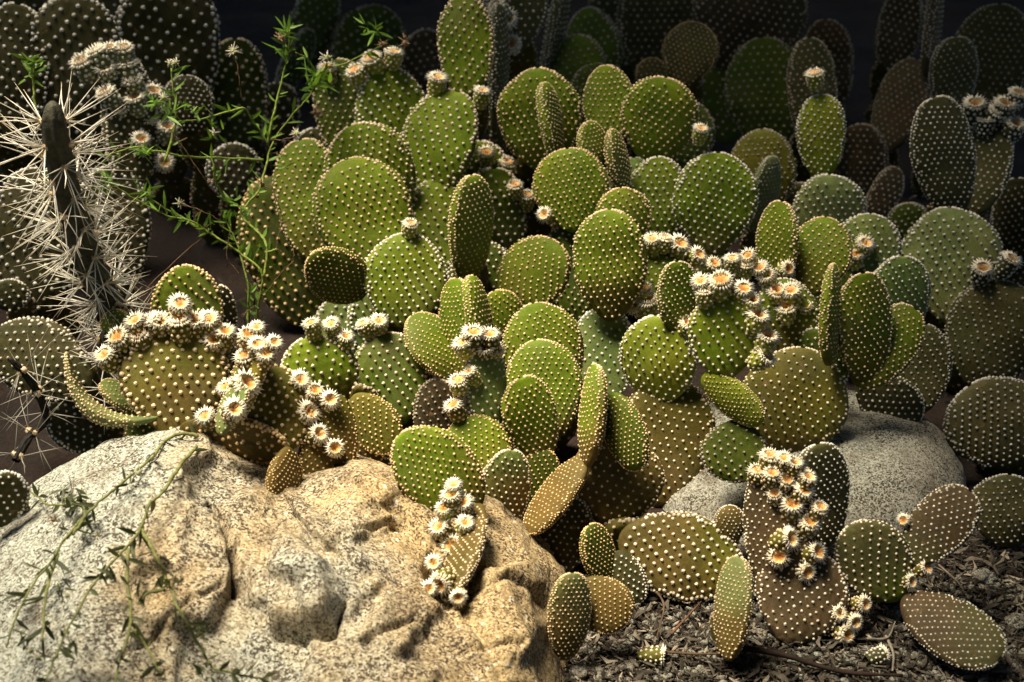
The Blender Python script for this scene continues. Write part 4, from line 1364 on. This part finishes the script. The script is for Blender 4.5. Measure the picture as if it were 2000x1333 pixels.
from mathutils.bvhtree import BVHTree
BOULDER = [o for o in COL.objects if o.name == 'boulder'][0]
_bm = BOULDER.data
_bvh = BVHTree.FromPolygons([v.co + BOULDER.location for v in _bm.vertices], [tuple(p.vertices) for p in _bm.polygons])
def over_rock(x, y, lift):
    """(x, y, depth) of a point lifted off the boulder's face"""
    hit = _bvh.ray_cast(Vector(CAM), Vector(nrm(at(x, y, 1.0) - CAM)))[0]
    d = (np.array(hit) - CAM) @ FWD if hit is not None else 1.40
    return (x, y, float(d) - lift)
z = 1.74
weed('bright green branching weed with narrow toothed leaves climbing past the tall cactus',
     [[(492, 800, 1.80), (484, 640, 1.76), (482, 560, 1.74), (464, 488, z), (446, 440, z), (438, 420, z)],
      [(505, 760, 1.80), (506, 620, 1.76), (516, 540, 1.74), (470, 494, z), (418, 462, z), (380, 440, 1.73), (318, 424, 1.71), (236, 380, 1.68), (196, 352, 1.66)],
      [(388, 446, z), (342, 416, z), (300, 390, 1.73), (262, 366, 1.72)],
      [(516, 540, 1.74), (522, 490, 1.74), (500, 455, 1.75), (466, 424, 1.76), (492, 385, 1.77), (506, 360, 1.78), (514, 325, 1.79), (526, 288, 1.80), (562, 236, 1.82), (600, 194, 1.84), (622, 150, 1.85), (692, 128, 1.86), (748, 98, 1.86)],
      [(522, 286, 1.80), (534, 228, 1.80), (554, 150, 1.80), (562, 108, 1.79), (566, 62, 1.78)],
      [(524, 282, 1.80), (500, 240, 1.79), (482, 212, 1.77), (440, 220, 1.75), (392, 232, 1.73), (345, 240, 1.72)],
      [(514, 312, 1.79), (442, 308, 1.76), (362, 302, 1.73), (300, 290, 1.71), (270, 282, 1.70), (205, 300, 1.68)],
      [(622, 150, 1.85), (600, 120, 1.83), (570, 104, 1.81)],
      [(520, 492, 1.74), (545, 488, 1.74)],
      [(445, 400, 1.75), (425, 360, 1.73), (420, 330, 1.72), (415, 300, 1.72)],
      [(322, 316, 1.71), (345, 220, 1.71), (338, 130, 1.70)],
      [(70, 225, 1.62), (62, 170, 1.62), (66, 110, 1.61)]],
     [(565, 66, 1.78, 30, 16), (560, 100, 1.79, 34, 14), (735, 62, 1.86, 28, 12), (718, 55, 1.86, 20, 8), (620, 150, 1.84, 40, 16), (612, 175, 1.84, 40, 12),
      (330, 220, 1.70, 34, 14), (300, 205, 1.70, 30, 10), (375, 215, 1.73, 28, 8), (425, 260, 1.74, 28, 10), (460, 400, 1.75, 30, 12), (455, 415, 1.75, 24, 8),
      (285, 380, 1.72, 28, 14), (405, 450, z, 26, 10), (498, 592, 1.76, 24, 12), (285, 300, 1.70, 30, 10), (210, 360, 1.66, 28, 10), (64, 120, 1.61, 26, 12), (62, 150, 1.61, 26, 8), (550, 320, 1.79, 20, 6)],
     [(548, 76, 1.78, 22, False), (792, 84, 1.87, 20, False), (748, 88, 1.86, 20, False), (640, 115, 1.84, 22, True), (620, 220, 1.84, 20, False), (395, 452, z, 20, False), (352, 398, z, 18, True), (580, 262, 1.8, 18, True), (345, 123, 1.70, 16, True), (332, 125, 1.7, 12, True), (320, 192, 1.70, 18, True), (455, 100, 1.75, 20, True), (510, 360, 1.78, 20, False), (418, 262, 1.73, 14, True)],
     [[(248, 612, 1.70), (312, 540, 1.71), (400, 460, 1.74)], [(530, 362, 1.79), (545, 420, 1.79), (538, 475, 1.79), (546, 490, 1.79)], [(518, 573, 1.74), (550, 535, 1.73), (577, 508, 1.72), (578, 492, 1.72)],
      [(455, 100, 1.75), (466, 150, 1.75), (470, 196, 1.76)], [(525, 275, 1.80), (560, 272, 1.79), (585, 262, 1.79)], [(525, 285, 1.8), (535, 298, 1.8), (545, 295, 1.8)], [(352, 398, 1.73), (400, 418, 1.73), (440, 440, z)], [(330, 250, 1.7), (380, 330, 1.71), (400, 365, 1.72), (440, 400, 1.74)], [(452, 440, z), (448, 500, z), (470, 540, z)], [(485, 640, 1.75), (470, 618, 1.74), (492, 605, 1.74)]],
     (.13, .24, .035), (.19, .25, .04), 21, 95, .021, .0018)
ov = lambda x, y: over_rock(x, y, .012 + .030 * max(0, min(1, (y - 870) / 200)))
weed('trailing weed with dark narrow leaves hanging down over the boulder face',
     [[ov(388, 852), ov(345, 846), ov(318, 862), ov(298, 892), ov(250, 935), ov(190, 985), ov(140, 1045), ov(100, 1105), ov(60, 1150), ov(25, 1210), ov(8, 1260)],
      [ov(384, 872), ov(352, 912), ov(322, 965), ov(296, 990), ov(278, 1035), ov(250, 1072), ov(200, 1125), ov(150, 1205), ov(118, 1275), ov(88, 1340)],
      [ov(278, 1035), ov(300, 1085), ov(322, 1138), ov(350, 1200), ov(385, 1265), ov(412, 1302), ov(460, 1318), ov(520, 1335)],
      [ov(252, 1072), ov(246, 1130), ov(250, 1200), ov(240, 1240), ov(228, 1290), ov(216, 1340)],
      [ov(262, 1232), ov(285, 1262), ov(310, 1305)],
      [ov(112, 1080), ov(100, 1130), ov(92, 1180), ov(84, 1250)],
      [ov(322, 1150), ov(290, 1158), ov(262, 1172)],
      [ov(140, 1045), ov(165, 1010), ov(150, 985), ov(100, 985), ov(60, 960)]],
     [(*ov(255, 945), 34, 10), (*ov(150, 985), 40, 16), (*ov(120, 970), 36, 12), (*ov(140, 1030), 36, 10), (*ov(265, 1170), 30, 12), (*ov(330, 1140), 34, 12), (*ov(390, 1240), 34, 12), (*ov(120, 1155), 30, 8), (*ov(200, 1120), 30, 10), (*ov(215, 1130), 34, 8), (*ov(135, 1260), 38, 12), (*ov(40, 1260), 36, 10), (*ov(400, 1310), 34, 14), (*ov(300, 1320), 34, 10)],
     [(*ov(132, 1165), 14, True), (*ov(272, 925), 16, True), (*ov(60, 1272), 14, True), (*ov(75, 1286), 14, True), (*ov(128, 975), 14, True), (*ov(105, 1015), 16, False), (*ov(190, 1045), 12, True)],
     [], (.050, .060, .024), (.17, .18, .06), 33, 90, .022, .0019)

# ------------------------------------------------------------------ fallen bits and twigs on the mulch
def fallen(px, py, wpx, ang, label, skin, tone, cat='bud'):
    d = ground_depth(py)
    sz = wpx * PX * d
    me, H = fruit_mesh(int(px), skin, tone, .1)
    p = at(px, py, d); p[2] = sz * .42
    o = link('fallen_bud', me, None, Vector(p))
    o.scale = (sz, sz, sz)
    o.rotation_euler = (R(88), 0, R(ang))
    return tag(o, label, cat, 'fallen cactus buds on the mulch')
fallen(1245, 1290, 36, 80, 'fallen green bud lying on the mulch near the boulder', 'o', .3)
fallen(1690, 1300, 34, 110, 'withered greyish bud on the mulch under the wrinkled brown pad', 'k', .2)
fallen(1270, 1135, 20, 40, 'tiny bud beneath the fat sideways pad', 'b', .5)

def twig(line, r, label, seed, col=(.10, .065, .04)):
    rng = np.random.default_rng(seed)
    pts = []
    for (x, y) in line:
        p = at(x, y, ground_depth(y)); p[2] = .008 + rng.uniform(0, .006); pts.append(p)
    pts = smooth_line(pts, 24)
    org = pts[0].copy()
    mb = MB()
    tube(mb, pts - org, np.linspace(r, r * .5, 24) * (1 + .12 * rng.normal(size=24)), np.array(col), 6)
    o = link('twig', mb.build('twig', [BARK]), None, Vector(org))
    return tag(o, label, 'twig', 'dry twigs lying on the mulch')
twig([(1400, 1275), (1520, 1298), (1640, 1325), (1760, 1340)], .0035, 'long dark twig along the lower edge below the wrinkled brown pad', 1, (.03, .02, .015))
twig([(1288, 1287), (1360, 1292), (1420, 1295)], .0016, 'straight twig beside the fallen green bud', 2)
twig([(1728, 1255), (1742, 1290), (1740, 1330)], .0018, 'short pale curved twig left of the flat lying pad', 3, (.25, .22, .18))
twig([(1690, 1268), (1730, 1262), (1745, 1235)], .0015, 'thin pale hooked twig under the star bud cluster', 4, (.22, .2, .16))
twig([(1268, 1160), (1295, 1200), (1282, 1262)], .0014, 'thin dark twig under the fat sideways pad', 5)
twig([(1310, 1255), (1345, 1215), (1368, 1190)], .0014, 'slim reddish twig left of the pale upright edge-on pad', 6, (.14, .07, .04))
twig([(1830, 1120), (1870, 1160), (1885, 1190)], .0014, 'thin bent twig left of the pale angular stone', 7, (.16, .13, .1))

# ------------------------------------------------------------------ unseen leafy blockers added to darken the bed's edges and back
def shade_blocker(label, trunk, crown_pts, seed, per=210, spread=.17, lsz=.075):
    rng = np.random.default_rng(seed)
    e = empty('blocker', Vector((trunk[0], trunk[1], 0)), label, 'blocker', None)
    root = np.array((trunk[0], trunk[1], 0.0))
    top = np.mean(crown_pts, axis=0) - root
    mb = MB()
    fork = np.array((top[0] * .1, top[1] * .1, top[2] * .62))
    tube(mb, smooth_line([(0, 0, -.05), fork * (.4, .4, .5), fork], 14), np.linspace(.075, .045, 14), (.10, .075, .05), 10)
    for c in crown_pts:
        c = np.array(c) - root
        m = fork + (c - fork) * .5 + np.array((0, 0, .06))
        tube(mb, smooth_line([fork, m, c], 10), np.linspace(.028, .006, 10), (.10, .075, .05), 6)
    link('trunk', mb.build('trunk', [BARK]), e)
    mb = MB()
    for c in crown_pts:
        c = np.array(c) - root
        for k in range(per):
            p = c + rng.normal(size=3) * np.array((spread, spread, spread * .55))
            if p[2] < 1.14:
                p[2] = 1.14 + rng.random() * .1
            leaf(mb, p, rng.normal(size=3), lsz * rng.uniform(.6, 1.3), lsz * .5, (.05, .085, .02), rng)
    link('crown', mb.build('crown', [LEAF]), e)

def crown_grid(x0, x1, y0, y1, step, keepf, seed, zlo=1.3, zhi=1.6):
    rng = np.random.default_rng(seed)
    out = []
    for x in np.arange(x0, x1, step):
        for y in np.arange(y0, y1, step):
            z = rng.uniform(zlo, zhi)
            px, py = x + rng.normal() * .04, y + rng.normal() * .04
            # where this clump's shade falls, at pad height
            t = (z - .25) / SUN_DIR.z
            gx, gy = px - SUN_DIR.x * t, py - SUN_DIR.y * t
            if keepf(gx, gy):
                out.append((px, py, z))
    return out
def shade_mask(gx, gy):
    """oval opening shaped to keep the centre sunlit and the edges dark"""
    e = ((gx + .20) / .70) ** 2 + ((gy - 1.33) / .68) ** 2
    for hx, hy, hr in ((.62, 1.86, .20), (.44, 1.90, .15), (-.66, 1.86, .24), (.52, 1.18, .16)):      # openings cut in the crowns to let light onto chosen spots
        if math.hypot(gx - hx, gy - hy) < hr:
            return False
    return e > 1.0
g = crown_grid(-2.2, 2.2, -.9, 4.0, .22, shade_mask, 3)
left = [c for c in g if c[0] < -.5 and c[1] < 2.3]
right = [c for c in g if c[0] > .45 and c[1] < 2.2]
front = [c for c in g if c[1] < .75 and -.5 <= c[0] <= .45]
back = [c for c in g if c not in left and c not in right and c not in front]
backl = [c for c in back if c[0] < 0]
backr = [c for c in back if c[0] >= 0]
shade_blocker('unseen added tree whose crown overhangs the dark cactuses at the back left', (-1.1, 3.7), backl, 41)
shade_blocker('unseen added tree whose crown overhangs the dark cactuses at the back right', (1.2, 3.7), backr, 42)
if front:
    shade_blocker('unseen added leafy tree across the path, its crown reaching out towards the bed', (.9, -1.6), front, 45)
if right:
    shade_blocker('unseen added leafy tree standing right of the bed, shading its right side', (1.7, 1.9), right, 43)
if left:
    shade_blocker('unseen added leafy tree standing left of the bed, shading its left side', (-1.8, 1.8), left, 44)

def screen():  # added backdrop: stops skylight from behind and blackens the gaps
    rng = np.random.default_rng(8)
    mb = MB()
    for k in range(5200):
        p = np.array((rng.uniform(-2.6, 2.6), rng.uniform(3.55, 4.05), rng.uniform(0, 1.3)))
        p[1] += .12 * math.sin(p[0] * 3)
        leaf(mb, p, rng.normal(size=3), rng.uniform(.05, .11), .045, (.013, .020, .007), rng)
    e = empty('screen', (0, 3.8, 0), 'dark leafy hedge added behind the bed to cut skylight and blacken gaps', 'screen', None)
    for o_ in (link('foliage', mb.build('foliage', [LEAF]), e, (0, -3.8, 0)),):
        pass
    mb = MB()
    for x in np.arange(-2.4, 2.5, .4):
        tube(mb, smooth_line([(x, 0, -.03), (x + .03, .02, .4), (x - .02, 0, 1.0)], 8), np.linspace(.02, .008, 8), (.08, .06, .04), 6)
    link('branches', mb.build('branches', [BARK]), e)
screen()

def fill_blocker():  # unseen foliage added behind the camera to reduce fill light
    rng = np.random.default_rng(12)
    mb = MB()
    for k in range(5200):
        p = np.array((rng.uniform(-3.4, 3.4), rng.uniform(-.35, .15), rng.uniform(0, 2.3)))
        leaf(mb, p, rng.normal(size=3), rng.uniform(.10, .17), .085, (.035, .055, .018), rng)
    e = empty('screen', (0, -1.2, 0), 'unseen dark hedge across the path from the cactus bed', 'screen')
    link('foliage', mb.build('foliage', [LEAF]), e)
    mb = MB()
    for x in np.arange(-3.2, 3.3, .5):
        tube(mb, smooth_line([(x, -.1, -.03), (x + .03, -.08, .8), (x - .02, -.1, 2.0)], 8), np.linspace(.02, .008, 8), (.08, .06, .04), 6)
    link('branches', mb.build('branches', [BARK]), e)
fill_blocker()
